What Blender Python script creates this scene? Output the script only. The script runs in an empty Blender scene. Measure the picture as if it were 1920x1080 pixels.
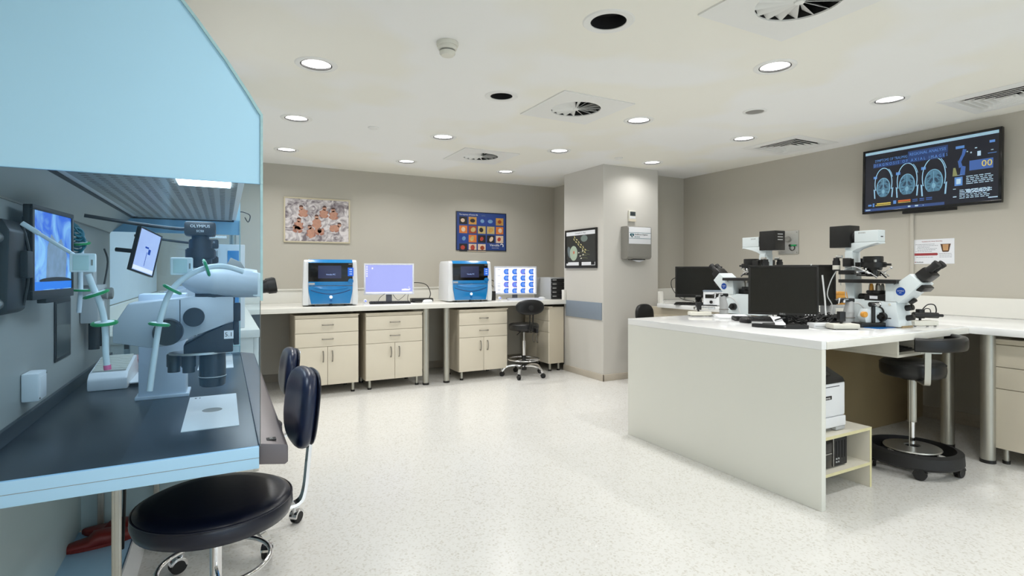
import bpy, bmesh, math, random
from mathutils import Vector, Matrix
random.seed(7)
R = math.radians
PI = math.pi
S_ = bpy.context.scene
COL = S_.collection

# ------------------------------------------------------------------ camera, world, exposure, big lights
cam_d = bpy.data.cameras.new('camera')
cam = bpy.data.objects.new('camera', cam_d)
COL.objects.link(cam)
cam.location = (0, 0, 1.27)
cam.rotation_euler = (R(90), 0, -math.atan(540 / 1010))
cam_d.sensor_width = 36
cam_d.lens = 1010 / 1920 * 36
cam_d.shift_y = -32 / 1920
cam_d.clip_start = 0.05
S_.camera = cam

world = bpy.data.worlds.new('world')
world.use_nodes = True
world.node_tree.nodes['Background'].inputs[0].default_value = (0.02, 0.022, 0.025, 1)
S_.world = world
S_.view_settings.view_transform = 'Standard'
S_.view_settings.look = 'None'
S_.view_settings.exposure = -1.08
S_.view_settings.gamma = 1
S_.view_settings.use_curve_mapping = False
DOWN_POWER = 15.0          # watts of every ceiling downlight
REAR_POWER = 92.0          # the luminous ceiling panels of the entrance half of the room
HOOD_POWER = 10.0           # the cool lamp inside the laminar flow hood
CEIL = 2.5

# ------------------------------------------------------------------ materials
def s2l(v):
    v /= 255.0
    return v / 12.92 if v <= 0.04045 else ((v + 0.055) / 1.055) ** 2.4
def C(r, g, b): return (s2l(r), s2l(g), s2l(b), 1)

def mat(name, col, rough=0.5, metal=0.0, var=0.04, scale=30, coat=0.0, bump=0.0, emit=None, estr=0.0, spec=0.5):
    m = bpy.data.materials.new(name); m.use_nodes = True
    nt = m.node_tree; n = nt.nodes; l = nt.links
    b = n['Principled BSDF']
    b.inputs['Roughness'].default_value = rough
    b.inputs['Metallic'].default_value = metal
    b.inputs['Coat Weight'].default_value = coat
    b.inputs['Specular IOR Level'].default_value = spec
    tc = n.new('ShaderNodeTexCoord')
    nz = n.new('ShaderNodeTexNoise'); nz.inputs['Scale'].default_value = scale; nz.inputs['Detail'].default_value = 4
    l.new(tc.outputs['Object'], nz.inputs['Vector'])
    mx = n.new('ShaderNodeMix'); mx.data_type = 'RGBA'
    mx.inputs[6].default_value = tuple(c * (1 - var) for c in col[:3]) + (1,)
    mx.inputs[7].default_value = tuple(min(1, c * (1 + var)) for c in col[:3]) + (1,)
    l.new(nz.outputs['Fac'], mx.inputs[0]); l.new(mx.outputs[2], b.inputs['Base Color'])
    if bump:
        bp = n.new('ShaderNodeBump'); bp.inputs['Strength'].default_value = bump; bp.inputs['Distance'].default_value = 0.002
        l.new(nz.outputs['Fac'], bp.inputs['Height']); l.new(bp.outputs['Normal'], b.inputs['Normal'])
    if emit:
        b.inputs['Emission Color'].default_value = emit
        b.inputs['Emission Strength'].default_value = estr
    return m

SCREEN_GAIN = 2 ** 1.05   # screens are as bright as the photograph's exposure shows them
def emis(name, col, st=1.0, var=0.03, scale=12):
    m = bpy.data.materials.new(name); m.use_nodes = True
    nt = m.node_tree; n = nt.nodes; l = nt.links
    b = n['Principled BSDF']
    b.inputs['Base Color'].default_value = (0.01, 0.01, 0.012, 1)
    b.inputs['Roughness'].default_value = 0.25
    tc = n.new('ShaderNodeTexCoord')
    nz = n.new('ShaderNodeTexNoise'); nz.inputs['Scale'].default_value = scale
    l.new(tc.outputs['Object'], nz.inputs['Vector'])
    mx = n.new('ShaderNodeMix'); mx.data_type = 'RGBA'
    mx.inputs[6].default_value = tuple(c * (1 - var) for c in col[:3]) + (1,)
    mx.inputs[7].default_value = tuple(c * (1 + var) for c in col[:3]) + (1,)
    l.new(nz.outputs['Fac'], mx.inputs[0]); l.new(mx.outputs[2], b.inputs['Emission Color'])
    b.inputs['Emission Strength'].default_value = st * SCREEN_GAIN
    return m

def floor_material():
    m = mat('speckled_vinyl', C(227, 226, 222), 0.22, var=0.015, scale=3)
    nt = m.node_tree; n = nt.nodes; l = nt.links
    b = n['Principled BSDF']
    tc = n.new('ShaderNodeTexCoord')
    vo = n.new('ShaderNodeTexVoronoi'); vo.inputs['Scale'].default_value = 110
    l.new(tc.outputs['Object'], vo.inputs['Vector'])
    rp = n.new('ShaderNodeValToRGB')
    rp.color_ramp.elements[0].position = 0.0; rp.color_ramp.elements[0].color = (0.72, 0.69, 0.63, 1)
    rp.color_ramp.elements[1].position = 0.42; rp.color_ramp.elements[1].color = (1, 1, 1, 1)
    l.new(vo.outputs['Color'], rp.inputs['Fac'])
    old = b.inputs['Base Color'].links[0].from_socket
    mx = n.new('ShaderNodeMix'); mx.data_type = 'RGBA'; mx.blend_type = 'MULTIPLY'; mx.inputs[0].default_value = 0.8
    l.new(old, mx.inputs[6]); l.new(rp.outputs['Color'], mx.inputs[7]); l.new(mx.outputs[2], b.inputs['Base Color'])
    nz = n.new('ShaderNodeTexNoise'); nz.inputs['Scale'].default_value = 2.2; nz.inputs['Detail'].default_value = 5
    l.new(tc.outputs['Object'], nz.inputs['Vector'])
    mr = n.new('ShaderNodeMapRange'); mr.inputs[3].default_value = 0.17; mr.inputs[4].default_value = 0.32
    l.new(nz.outputs['Fac'], mr.inputs[0]); l.new(mr.outputs[0], b.inputs['Roughness'])
    return m

def ceiling_material():
    m = mat('ceiling_paint', C(236, 233, 222), 0.75, var=0.0)
    nt = m.node_tree; n = nt.nodes; l = nt.links
    b = n['Principled BSDF']
    tc = n.new('ShaderNodeTexCoord')
    nz = n.new('ShaderNodeTexNoise'); nz.inputs['Scale'].default_value = 0.9; nz.inputs['Detail'].default_value = 2
    l.new(tc.outputs['Object'], nz.inputs['Vector'])
    rp = n.new('ShaderNodeValToRGB')
    rp.color_ramp.elements[0].position = 0.46; rp.color_ramp.elements[0].color = C(243, 241, 231)
    rp.color_ramp.elements[1].position = 0.54; rp.color_ramp.elements[1].color = C(244, 244, 241)
    l.new(nz.outputs['Fac'], rp.inputs['Fac']); l.new(rp.outputs['Color'], b.inputs['Base Color'])
    return m

def glass_material(name, tint, refl, rcol, rough=0.0):
    m = bpy.data.materials.new(name); m.use_nodes = True
    nt = m.node_tree; n = nt.nodes; l = nt.links
    n.remove(n['Principled BSDF'])
    out = n['Material Output']
    tr = n.new('ShaderNodeBsdfTransparent'); tr.inputs[0].default_value = tint
    gl = n.new('ShaderNodeBsdfGlossy'); gl.inputs[0].default_value = rcol; gl.inputs['Roughness'].default_value = rough
    tc = n.new('ShaderNodeTexCoord')
    nz = n.new('ShaderNodeTexNoise'); nz.inputs['Scale'].default_value = 5; nz.inputs['Detail'].default_value = 6
    l.new(tc.outputs['Object'], nz.inputs['Vector'])
    fc = n.new('ShaderNodeLayerWeight'); fc.inputs['Blend'].default_value = 0.5
    lw = n.new('ShaderNodeMath'); lw.operation = 'POWER'; lw.inputs[1].default_value = 4; l.new(fc.outputs['Facing'], lw.inputs[0])
    ad = n.new('ShaderNodeMath'); ad.operation = 'MULTIPLY_ADD'
    mr = n.new('ShaderNodeMapRange'); mr.inputs[3].default_value = refl * 0.92; mr.inputs[4].default_value = refl * 1.08
    l.new(nz.outputs['Fac'], mr.inputs[0])
    l.new(lw.outputs[0], ad.inputs[0]); ad.inputs[1].default_value = 0.3; l.new(mr.outputs[0], ad.inputs[2])
    mx = n.new('ShaderNodeMixShader')
    l.new(ad.outputs[0], mx.inputs[0]); l.new(tr.outputs[0], mx.inputs[1]); l.new(gl.outputs[0], mx.inputs[2])
    l.new(mx.outputs[0], out.inputs['Surface'])
    return m

M = {}
M['floor'] = floor_material()
M['ceiling'] = ceiling_material()
M['wall'] = mat('beige_wall_paint', C(192, 187, 175), 0.7, var=0.015, scale=2, bump=0.02)
M['pillar'] = mat('pillar_paint', C(212, 209, 202), 0.65, var=0.015, scale=2)
M['rear_wall'] = mat('rear_wall_paint', C(200, 212, 226), 0.7, var=0.015, scale=2)
M['baseb'] = mat('vinyl_skirting', C(196, 187, 172), 0.5, var=0.12, scale=120)
M['counter'] = mat('cream_solid_surface', C(236, 234, 226), 0.3, var=0.01)
M['top'] = mat('white_solid_surface', C(250, 251, 251), 0.14, var=0.008, coat=0.3)
M['island'] = mat('island_laminate', C(234, 234, 225), 0.35, var=0.012, scale=4)
M['cab'] = mat('cabinet_laminate', C(224, 215, 196), 0.42, var=0.02, scale=6)
M['cab_side'] = mat('cabinet_side_laminate', C(208, 198, 178), 0.45, var=0.02, scale=6)
M['seam'] = mat('cabinet_seam', C(96, 86, 66), 0.6)
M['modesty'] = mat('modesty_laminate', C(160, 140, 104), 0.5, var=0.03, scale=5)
M['shelf'] = mat('shelf_laminate', C(226, 221, 206), 0.45, var=0.015)
M['edge_y'] = mat('yellowish_edge_band', C(222, 214, 168), 0.45)
M['steel'] = mat('brushed_steel', C(190, 190, 186), 0.32, 0.9, var=0.08, scale=60)
M['handle'] = mat('satin_handle_metal', C(150, 146, 138), 0.35, 0.85)
M['groove'] = mat('dark_blue_groove', C(2, 62, 118), 0.4)
M['alu'] = mat('satin_aluminium', C(186, 184, 174), 0.38, 0.75, var=0.04, scale=40)
M['chrome'] = mat('chrome', C(226, 226, 228), 0.08, 1.0, var=0.01)
M['black'] = mat('black_plastic', C(26, 25, 24), 0.4, var=0.1)
M['blackg'] = mat('black_gloss', C(14, 14, 14), 0.12, var=0.05)
M['blackm'] = mat('black_matt', C(30, 30, 31), 0.6, var=0.1)
M['screen_off'] = mat('switched_off_screen', C(24, 24, 21), 0.22, var=0.08, scale=8)
M['dark_in'] = mat('dark_recess', C(20, 20, 19), 0.8)
M['white'] = mat('white_plastic', C(234, 236, 238), 0.35, var=0.01)
M['offwhite'] = mat('off_white_plastic', C(226, 224, 212), 0.4, var=0.01)
M['trim'] = mat('white_trim_enamel', C(236, 236, 232), 0.45, var=0.01)
M['grey'] = mat('grey_plastic', C(140, 138, 132), 0.45, var=0.03)
M['lgrey'] = mat('light_grey_plastic', C(182, 184, 184), 0.4, var=0.02)
M['scope'] = mat('microscope_enamel', C(226, 235, 237), 0.32, var=0.012)
M['navy'] = mat('navy_leatherette', C(22, 34, 62), 0.3, var=0.12, scale=60, bump=0.12)
M['navyd'] = mat('dark_navy_leatherette', C(11, 17, 36), 0.3, var=0.12, scale=60, bump=0.12)
M['leather'] = mat('black_leatherette', C(22, 22, 23), 0.35, var=0.12, scale=60, bump=0.12)
M['blue'] = mat('bright_blue_plastic', C(16, 128, 196), 0.22, var=0.02, coat=0.3)
M['blue2'] = mat('deep_blue_plastic', C(6, 96, 166), 0.3, var=0.02)
M['badge'] = mat('badge_blue', C(24, 74, 164), 0.35)
M['red'] = mat('dark_red_rubber', C(122, 36, 30), 0.45, var=0.08)
M['orange'] = mat('orange_plastic', C(222, 158, 62), 0.45, var=0.04)
M['green'] = mat('green_filter_plastic', C(20, 150, 84), 0.35)
M['teal'] = mat('teal_plastic', C(22, 104, 120), 0.4)
M['pink'] = mat('pink_plastic', C(226, 106, 150), 0.4)
M['tubing'] = mat('clear_silicone_tubing', C(214, 224, 230), 0.3)
M['cable_w'] = mat('white_cable', C(224, 226, 226), 0.45)
M['hood_blue'] = mat('pale_blue_enamel', C(182, 229, 255), 0.3, var=0.01, scale=2)
M['strip_blue'] = mat('pale_blue_anodised_strip', C(176, 220, 250), 0.35, var=0.01)
M['hood_in'] = mat('hood_grey_steel', C(164, 166, 162), 0.4, 0.1, var=0.03, scale=3)
M['worktop'] = mat('dark_steel_worktop', C(62, 66, 72), 0.3, 0.55, var=0.18, scale=4)
M['lip'] = mat('brushed_bronze_lip', C(112, 106, 108), 0.38, 0.5, var=0.06, scale=5)
M['under'] = mat('grey_green_panel', C(186, 208, 212), 0.4, var=0.03, scale=3)
M['paper'] = mat('white_paper', C(236, 238, 242), 0.7, var=0.01)
M['txt_k'] = mat('black_print', C(30, 30, 32), 0.6)
M['txt_w'] = mat('white_print', C(240, 240, 240), 0.6)
M['txt_g'] = mat('grey_print', C(128, 130, 138), 0.6)
M['txt_r'] = mat('red_print', C(160, 58, 62), 0.6)
M['band'] = mat('blue_grey_band', C(136, 148, 162), 0.5, var=0.01)
M['glass_side'] = glass_material('blue_tinted_glass', (0.85, 0.935, 0.985, 1), 0.022, (0.34, 0.64, 1.0, 1))
M['glass_far'] = glass_material('clear_glass', (0.90, 0.96, 1.0, 1), 0.03, (0.8, 0.9, 1.0, 1))
M['glass_edge'] = mat('green_glass_edge', C(168, 206, 212), 0.2, var=0.15, scale=40)
M['lamp'] = emis('lamp_diffuser', (1.0, 0.99, 0.96, 1), 6.0, var=0.02)
M['panel_lamp'] = emis('panel_diffuser', (0.82, 0.91, 1.0, 1), 7.0, var=0.01)
M['hood_lamp'] = emis('hood_tube', (0.85, 0.93, 1.0, 1), 8.0)

# ------------------------------------------------------------------ mesh builder
class MB:
    def __init__(s): s.bm = bmesh.new()
    def _bev(s, vs, bev, seg=2):
        if bev:
            ed = list({e for v in vs for e in v.link_edges})
            bmesh.ops.bevel(s.bm, geom=ed, offset=bev, segments=seg, affect='EDGES', profile=0.6, clamp_overlap=True)
    def box(s, x0, x1, y0, y1, z0, z1, bev=0.0, T=None, seg=2):
        m = Matrix.Translation(((x0 + x1) / 2, (y0 + y1) / 2, (z0 + z1) / 2)) @ Matrix.Diagonal((x1 - x0, y1 - y0, z1 - z0, 1))
        if T is not None: m = T @ m
        r = bmesh.ops.create_cube(s.bm, size=1.0, matrix=m)
        s._bev(r['verts'], bev, seg)
        return s
    def cyl(s, p0, p1, r0, r1=None, seg=24, bev=0.0):
        p0 = Vector(p0); p1 = Vector(p1); d = p1 - p0
        if r1 is None: r1 = r0
        q = d.to_track_quat('Z', 'Y').to_matrix().to_4x4()
        m = Matrix.Translation((p0 + p1) / 2) @ q
        r = bmesh.ops.create_cone(s.bm, cap_ends=True, segments=seg, radius1=max(r0, 1e-5), radius2=max(r1, 1e-5), depth=d.length, matrix=m)
        if bev:
            ed = [e for e in {e for v in r['verts'] for e in v.link_edges} if any(len(f.verts) > 4 for f in e.link_faces)]
            bmesh.ops.bevel(s.bm, geom=ed, offset=bev, segments=2, affect='EDGES', clamp_overlap=True)
        return s
    def lathe(s, prof, seg=32, T=None, closed=False):
        rings = []
        for (r, z) in prof:
            if r < 1e-6:
                v = Vector((0, 0, z)); rings.append([s.bm.verts.new(T @ v if T is not None else v)])
            else:
                ring = []
                for i in range(seg):
                    a = 2 * PI * i / seg; v = Vector((r * math.cos(a), r * math.sin(a), z))
                    ring.append(s.bm.verts.new(T @ v if T is not None else v))
                rings.append(ring)
        pairs = list(zip(rings, rings[1:]))
        if closed: pairs.append((rings[-1], rings[0]))
        for A, B in pairs:
            if len(A) == 1 and len(B) == 1: continue
            for i in range(seg):
                j = (i + 1) % seg
                if len(A) == 1: s.bm.faces.new((A[0], B[i], B[j]))
                elif len(B) == 1: s.bm.faces.new((A[i], A[j], B[0]))
                else: s.bm.faces.new((A[i], A[j], B[j], B[i]))
        return s
    def sweep(s, pts, prof, closed=False, up=None):
        P = [Vector(p) for p in pts]; n = len(P); rings = []
        prev = None
        for i in range(n):
            if closed: t = P[(i + 1) % n] - P[i - 1]
            else: t = P[min(i + 1, n - 1)] - P[max(i - 1, 0)]
            t.normalize()
            if prev is None:
                u = Vector(up) if up is not None else (Vector((0, 0, 1)) if abs(t.z) < 0.9 else Vector((1, 0, 0)))
            else: u = prev
            x = u - t * u.dot(t); x.normalize(); y = t.cross(x); prev = x
            rings.append([s.bm.verts.new(P[i] + x * a + y * b) for a, b in prof])
        k = len(prof)
        for i in range(n - (0 if closed else 1)):
            A, B = rings[i], rings[(i + 1) % n]
            for a in range(k):
                b = (a + 1) % k
                s.bm.faces.new((A[a], A[b], B[b], B[a]))
        if not closed:
            s.bm.faces.new(rings[0][::-1]); s.bm.faces.new(rings[-1])
        return s
    def tube(s, pts, r, seg=8, closed=False, smooth=0):
        if smooth: pts = crom(pts, smooth, closed)
        return s.sweep(pts, [(r * math.cos(2 * PI * i / seg), r * math.sin(2 * PI * i / seg)) for i in range(seg)], closed)
    def ribbon(s, pts, w, th, up=None, smooth=0):
        if smooth: pts = crom(pts, smooth)
        return s.sweep(pts, [(-w / 2, -th / 2), (w / 2, -th / 2), (w / 2, th / 2), (-w / 2, th / 2)], up=up)
    def torus(s, c, R0, r, seg=40, sec=8, T=None):
        pts = [Vector((c[0] + R0 * math.cos(2 * PI * i / seg), c[1] + R0 * math.sin(2 * PI * i / seg), c[2])) for i in range(seg)]
        if T is not None: pts = [T @ p for p in pts]
        return s.tube(pts, r, sec, closed=True)
    def prism(s, poly, ax, a0, a1, bev=0.0, T=None):
        def P(p, a):
            v = {'x': (a, p[0], p[1]), 'y': (p[0], a, p[1]), 'z': (p[0], p[1], a)}[ax]
            v = Vector(v); return T @ v if T is not None else v
        A = [s.bm.verts.new(P(p, a0)) for p in poly]; B = [s.bm.verts.new(P(p, a1)) for p in poly]
        n = len(poly)
        s.bm.faces.new(A[::-1]); s.bm.faces.new(B)
        for i in range(n):
            j = (i + 1) % n; s.bm.faces.new((A[i], A[j], B[j], B[i]))
        s._bev(A + B, bev)
        return s
    def ball(s, c, r, sc=(1, 1, 1), T=None, u=16, v=10):
        m = Matrix.Translation(c) @ Matrix.Diagonal((sc[0], sc[1], sc[2], 1))
        if T is not None: m = T @ m
        bmesh.ops.create_uvsphere(s.bm, u_segments=u, v_segments=v, radius=r, matrix=m)
        return s
    def poly(s, pts):
        s.bm.faces.new([s.bm.verts.new(Vector(p)) for p in pts]); return s
    def pad(s, w, h, th, curve=0.0, ex=2.6, T=None, seg=40, tilt=0.0):
        prof = [(0, .5), (.35, .5), (.62, .48), (.82, .42), (.93, .33), (.985, .16), (1.0, 0), (.985, -.16), (.94, -.3), (.85, -.38), (.5, -.4), (0, -.4)]
        rings = []
        for k, d in prof:
            ring = []
            for i in range(1 if k == 0 else seg):
                a = 2 * PI * i / seg; ca, sa = math.cos(a), math.sin(a)
                x = w / 2 * k * math.copysign(abs(ca) ** (2 / ex), ca); z = h / 2 * k * math.copysign(abs(sa) ** (2 / ex), sa)
                v = Vector((x, -d * th - curve * x * x, z)); ring.append(s.bm.verts.new(T @ v if T is not None else v))
            rings.append(ring)
        for A, B in zip(rings, rings[1:]):
            for i in range(seg):
                j = (i + 1) % seg
                if len(A) == 1: s.bm.faces.new((A[0], B[i], B[j]))
                elif len(B) == 1: s.bm.faces.new((A[i], A[j], B[0]))
                else: s.bm.faces.new((A[i], A[j], B[j], B[i]))
        return s
    def build(s, name, m, parent=None, ang=38, flat=False):
        bmesh.ops.recalc_face_normals(s.bm, faces=s.bm.faces)
        me = bpy.data.meshes.new(name); s.bm.to_mesh(me); s.bm.free()
        if not flat:
            me.shade_smooth(); me.set_sharp_from_angle(angle=R(ang))
        me.materials.append(M[m] if isinstance(m, str) else m)
        o = bpy.data.objects.new(name, me); COL.objects.link(o)
        if parent is not None: o.parent = parent
        return o

def crom(pts, k, closed=False):
    P = [Vector(p) for p in pts]; n = len(P); out = []
    rng = range(n if closed else n - 1)
    for i in rng:
        if closed: a, b, c, d = P[i - 1], P[i], P[(i + 1) % n], P[(i + 2) % n]
        else: a, b, c, d = P[max(i - 1, 0)], P[i], P[i + 1], P[min(i + 2, n - 1)]
        for q in range(k):
            t = q / k
            out.append(0.5 * ((2 * b) + (c - a) * t + (2 * a - 5 * b + 4 * c - d) * t * t + (3 * b - a - 3 * c + d) * t ** 3))
    if not closed: out.append(P[-1])
    return out

def tag(o, label, cat, group=None):
    o['label'] = label; o['category'] = cat
    if group: o['group'] = group
    return o
def thing(name, label, cat, loc=(0, 0, 0), rz=0.0, group=None):
    o = bpy.data.objects.new(name, None); o.empty_display_size = 0.1
    COL.objects.link(o); o.location = loc; o.rotation_euler = (0, 0, R(rz))
    return tag(o, label, cat, group)
def struct(o):
    o['kind'] = 'structure'; return o
def kids(o): return [c for c in bpy.data.objects if c.parent == o]
def copy_tree(o, parent=None, kidmap=None):
    if kidmap is None:
        kidmap = {}
        for x in bpy.data.objects:
            if x.parent: kidmap.setdefault(x.parent.name, []).append(x)
    c = o.copy(); COL.objects.link(c)
    if parent is not None: c.parent = parent
    for ch in kidmap.get(o.name, []): copy_tree(ch, c, kidmap)
    return c
def dup(o, label, loc, rz):
    c = copy_tree(o); c.location = loc; c.rotation_euler = (0, 0, R(rz)); c['label'] = label
    return c
def lettering(name, body, size, m, parent, loc, T=None, align='CENTER', ext=0.0004, sx=1.0):
    """raised or printed letters standing in the local XZ plane, facing local -Y"""
    cu = bpy.data.curves.new(name, 'FONT'); cu.body = body; cu.size = size; cu.align_x = align; cu.align_y = 'CENTER'; cu.extrude = ext
    cu.resolution_u = 2; cu.space_line = 1.05
    t = bpy.data.objects.new(name, cu); COL.objects.link(t)
    me = bpy.data.meshes.new_from_object(t.evaluated_get(bpy.context.evaluated_depsgraph_get()))
    bpy.data.objects.remove(t)
    X = Matrix.Translation(loc) @ (T if T is not None else Matrix.Identity(4)) @ Matrix.Rotation(R(90), 4, 'X') @ Matrix.Diagonal((sx, 1, 1, 1))
    me.transform(X); me.materials.clear(); me.materials.append(M[m] if isinstance(m, str) else m); me.name = name
    o = bpy.data.objects.new(name, me); COL.objects.link(o); o.parent = parent
    return o
def flat(name, m, parent, polys, y):
    b = MB()
    for p in polys: b.poly([(u, y, v) for u, v in p])
    o = b.build(name, m, parent, flat=True)
    if len(polys) > 2: o['kind'] = 'stuff'
    return o
def rect(u0, u1, v0, v1): return [(u0, v0), (u1, v0), (u1, v1), (u0, v1)]
def ell(cu, cv, a, b, n=20, rot=0.0, t0=0, t1=2 * PI):
    c, s = math.cos(rot), math.sin(rot)
    out = []
    for i in range(n):
        t = t0 + (t1 - t0) * i / (n if abs(t1 - t0 - 2 * PI) < 1e-6 else n - 1)
        x, y = a * math.cos(t), b * math.sin(t); out.append((cu + x * c - y * s, cv + x * s + y * c))
    return out
def arcband(cu, cv, a, b, w, t0, t1, n=24):
    return ell(cu, cv, a, b, n, 0, t0, t1) + ell(cu, cv, a - w, b - w, n, 0, t0, t1)[::-1]
# ------------------------------------------------------------------ room shell
XL, XR, YB, YF = -0.62, 5.40, 6.72, -6.0
struct(MB().box(XL - .1, XR + .1, YF - .1, YB + .1, -.1, 0).build('floor', 'floor'))
struct(MB().box(XL - .1, XL, YF, YB, 0, CEIL).build('wall_left', 'wall'))
struct(MB().box(XR, XR + .1, YF, YB, 0, CEIL).build('wall_right', 'wall'))
struct(MB().box(XL, 4.30, YB, YB + .1, 0, CEIL).build('wall_back', 'wall'))
struct(MB().box(XL, XR, YF - .1, YF, 0, CEIL).build('wall_front', 'rear_wall'))
struct(MB().box(4.30, XR, 5.25, YB + .1, 0, CEIL).build('wall_alcove', 'wall'))
pil = struct(MB().box(3.85, 4.68, 4.97, 5.78, 0, CEIL).build('wall_pillar', 'pillar'))
MB().box(3.838, 3.85, 4.995, 5.735, .70, .90, .003).build('bumper_band', 'band', pil)['label'] = 'blue grey protective band'
# skirting
struct(MB().box(3.835, 4.695, 4.955, 4.97, 0, .075, .003).build('baseboard_pillar', 'baseb'))
struct(MB().box(3.835, 3.85, 4.955, 5.78, 0, .075, .003).build('baseboard_pillar_side', 'baseb'))
struct(MB().box(XL, 4.30, YB - .014, YB, 0, .10, .003).build('baseboard_back', 'baseb'))
b = MB().box(XR - .014, XR, YF, 5.25, 0, .10, .003); b.box(XR - .022, XR, YF, 5.25, .0, .045, .003)
struct(b.build('baseboard_right', 'baseb'))
struct(MB().box(XL, XL + .014, YF, 1.5, 0, .10, .003).build('baseboard_left', 'baseb'))
M['added_backing'] = mat('white_added_backing', C(222, 236, 248), .4, var=.01)
struct(MB().box(XL, XL + .004, 3.62, YB - .05, 1.06, CEIL - .01, .001).build('added_backing_panel', 'added_backing'))  # added white panel, its pale colour brightens the view through the far glass

# ------------------------------------------------------------------ ceiling with its openings
LX = (.50, 1.78, 3.02, 4.28)
LIGHTS = [(.56, 5.90), (1.81, 5.90), (3.08, 5.925), (.515, 4.65), (1.776, 4.66), (3.03, 4.64), (4.29, 4.645),
          (.485, 3.38), (2.99, 3.395), (4.262, 3.40), (2.926, 2.114), (4.217, 2.134)]
HIDDEN = [(.47, .85), (2.95, .85), (4.22, .85), (.47, -.42), (2.95, -.42), (.47, -1.7), (2.95, -1.7), (1.7, -2.95)]
SPEAK = [(1.72, 3.375, .078), (1.671, 2.117, .09)]
SWIRL = [(2.35, 3.37), (2.427, 5.255), (2.31, 1.545)]
GRILL = [(4.88, 3.375), (4.88, 1.70)]
def holed_ceiling():
    o = MB().box(XL - .1, XR + .1, YF - .1, YB + .1, CEIL, CEIL + .03).build('ceiling', 'ceiling', flat=True)
    c = MB()
    for x, y in LIGHTS + HIDDEN: c.cyl((x, y, CEIL - .05), (x, y, CEIL + .1), .096, seg=32)
    for x, y, r in SPEAK: c.cyl((x, y, CEIL - .05), (x, y, CEIL + .1), r + .006, seg=32)
    for x, y in SWIRL: c.cyl((x, y, CEIL - .05), (x, y, CEIL + .1), .19, seg=40)
    for x, y in GRILL: c.box(x - .245, x + .245, y - .245, y + .245, CEIL - .05, CEIL + .1)
    cut = c.build('cut', 'dark_in', flat=True)
    md = o.modifiers.new('openings', 'BOOLEAN'); md.object = cut; md.solver = 'EXACT'
    dg = bpy.context.evaluated_depsgraph_get(); dg.update()
    me = bpy.data.meshes.new_from_object(o.evaluated_get(dg))
    o.modifiers.clear(); old = o.data; o.data = me; me.name = 'ceiling'
    bpy.data.objects.remove(cut)
    return struct(o)
holed_ceiling()

def area_lamp(name, parent, loc, size, watts, col, spread=150, shape='DISK', sy=None):
    d = bpy.data.lights.new(name, 'AREA'); d.shape = shape; d.size = size
    if sy: d.size_y = sy
    d.energy = watts; d.color = col; d.spread = R(spread)
    o = bpy.data.objects.new(name, d); COL.objects.link(o); o.location = loc; o.parent = parent
    return o
def ceiling_light(label, x, y, pw=1.0):
    t = thing('ceiling_light', label, 'ceiling light', (x, y, CEIL), 0, 'recessed ceiling downlights')
    MB().lathe([(.090, .0), (.090, -.003), (.100, -.0075), (.116, -.006), (.122, -.001), (.122, .0005), (.098, .0005)], 40, closed=True).build('trim_ring', 'trim', t)
    MB().lathe([(.0835, .012), (.0835, -.0035), (.0905, -.0035), (.0905, .03), (.088, .03)], 40).build('gasket', 'black', t)
    MB().lathe([(0, .004), (.06, .0045), (.084, .007), (.084, .012), (0, .012)], 40).build('diffuser', 'lamp', t)
    MB().lathe([(.094, .0), (.094, .08), (0, .08)], 32).build('housing', 'dark_in', t)
    area_lamp('bulb', t, (0, 0, -.004), .16, DOWN_POWER * pw, (1.0, .99, .975), 147)
    return t
LL = ['glowing round downlight, nearest the back wall on the left', 'glowing round downlight by the back wall above the lavender monitor',
      'glowing round downlight by the back wall nearest the pillar', 'glowing round downlight on the left, second from the back wall',
      'glowing round downlight between the small disc cover and the rearmost swirl vent', 'glowing round downlight to the right of the rearmost swirl vent, in front of the pillar',
      'glowing round downlight close to the pillar, lighting its face', 'large glowing round downlight nearest the smoke detector on the left',
      'glowing round downlight to the right of the middle swirl vent', 'glowing round downlight beside the square louvred vent',
      'large glowing round downlight between the grey round speaker and nearest swirl vent', 'glowing round downlight above and left of the wall television']
for (x, y), lb in zip(LIGHTS, LL): ceiling_light(lb, x, y, .45 if y == 4.645 else 1.0)
WHERE = ('left of the viewpoint, beside the workstation', 'right of the viewpoint', 'far right of the viewpoint near the right wall', 'left and just behind the viewpoint', 'right and just behind the viewpoint', 'left and well behind the viewpoint', 'right and well behind the viewpoint', 'furthest behind the viewpoint near the luminous panels')
for (x, y), wh in zip(HIDDEN, WHERE): ceiling_light('round downlight outside the photo, ' + wh, x, y)

def luminous_panel(x, y):
    t = thing('ceiling_light_panel', 'flat rectangular luminous ceiling panel in the entrance half behind the viewpoint', 'ceiling light', (x, y, CEIL), 0, 'luminous ceiling panels')
    MB().box(-.36, .36, -.46, -.43, -.02, 0).box(-.36, .36, .43, .46, -.02, 0).box(-.36, -.33, -.43, .43, -.02, 0).box(.33, .36, -.43, .43, -.02, 0).build('frame', 'trim', t)
    MB().box(-.33, .33, -.43, .43, -.012, -.004).build('diffuser', 'panel_lamp', t)
    area_lamp('tubes', t, (0, 0, -.02), .6, REAR_POWER, (.76, .90, 1.0), 170, 'RECTANGLE', .8)
for x, y in ((-.18, -4.6), (1.9, -4.6), (3.9, -4.6)): luminous_panel(x, y)

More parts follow.
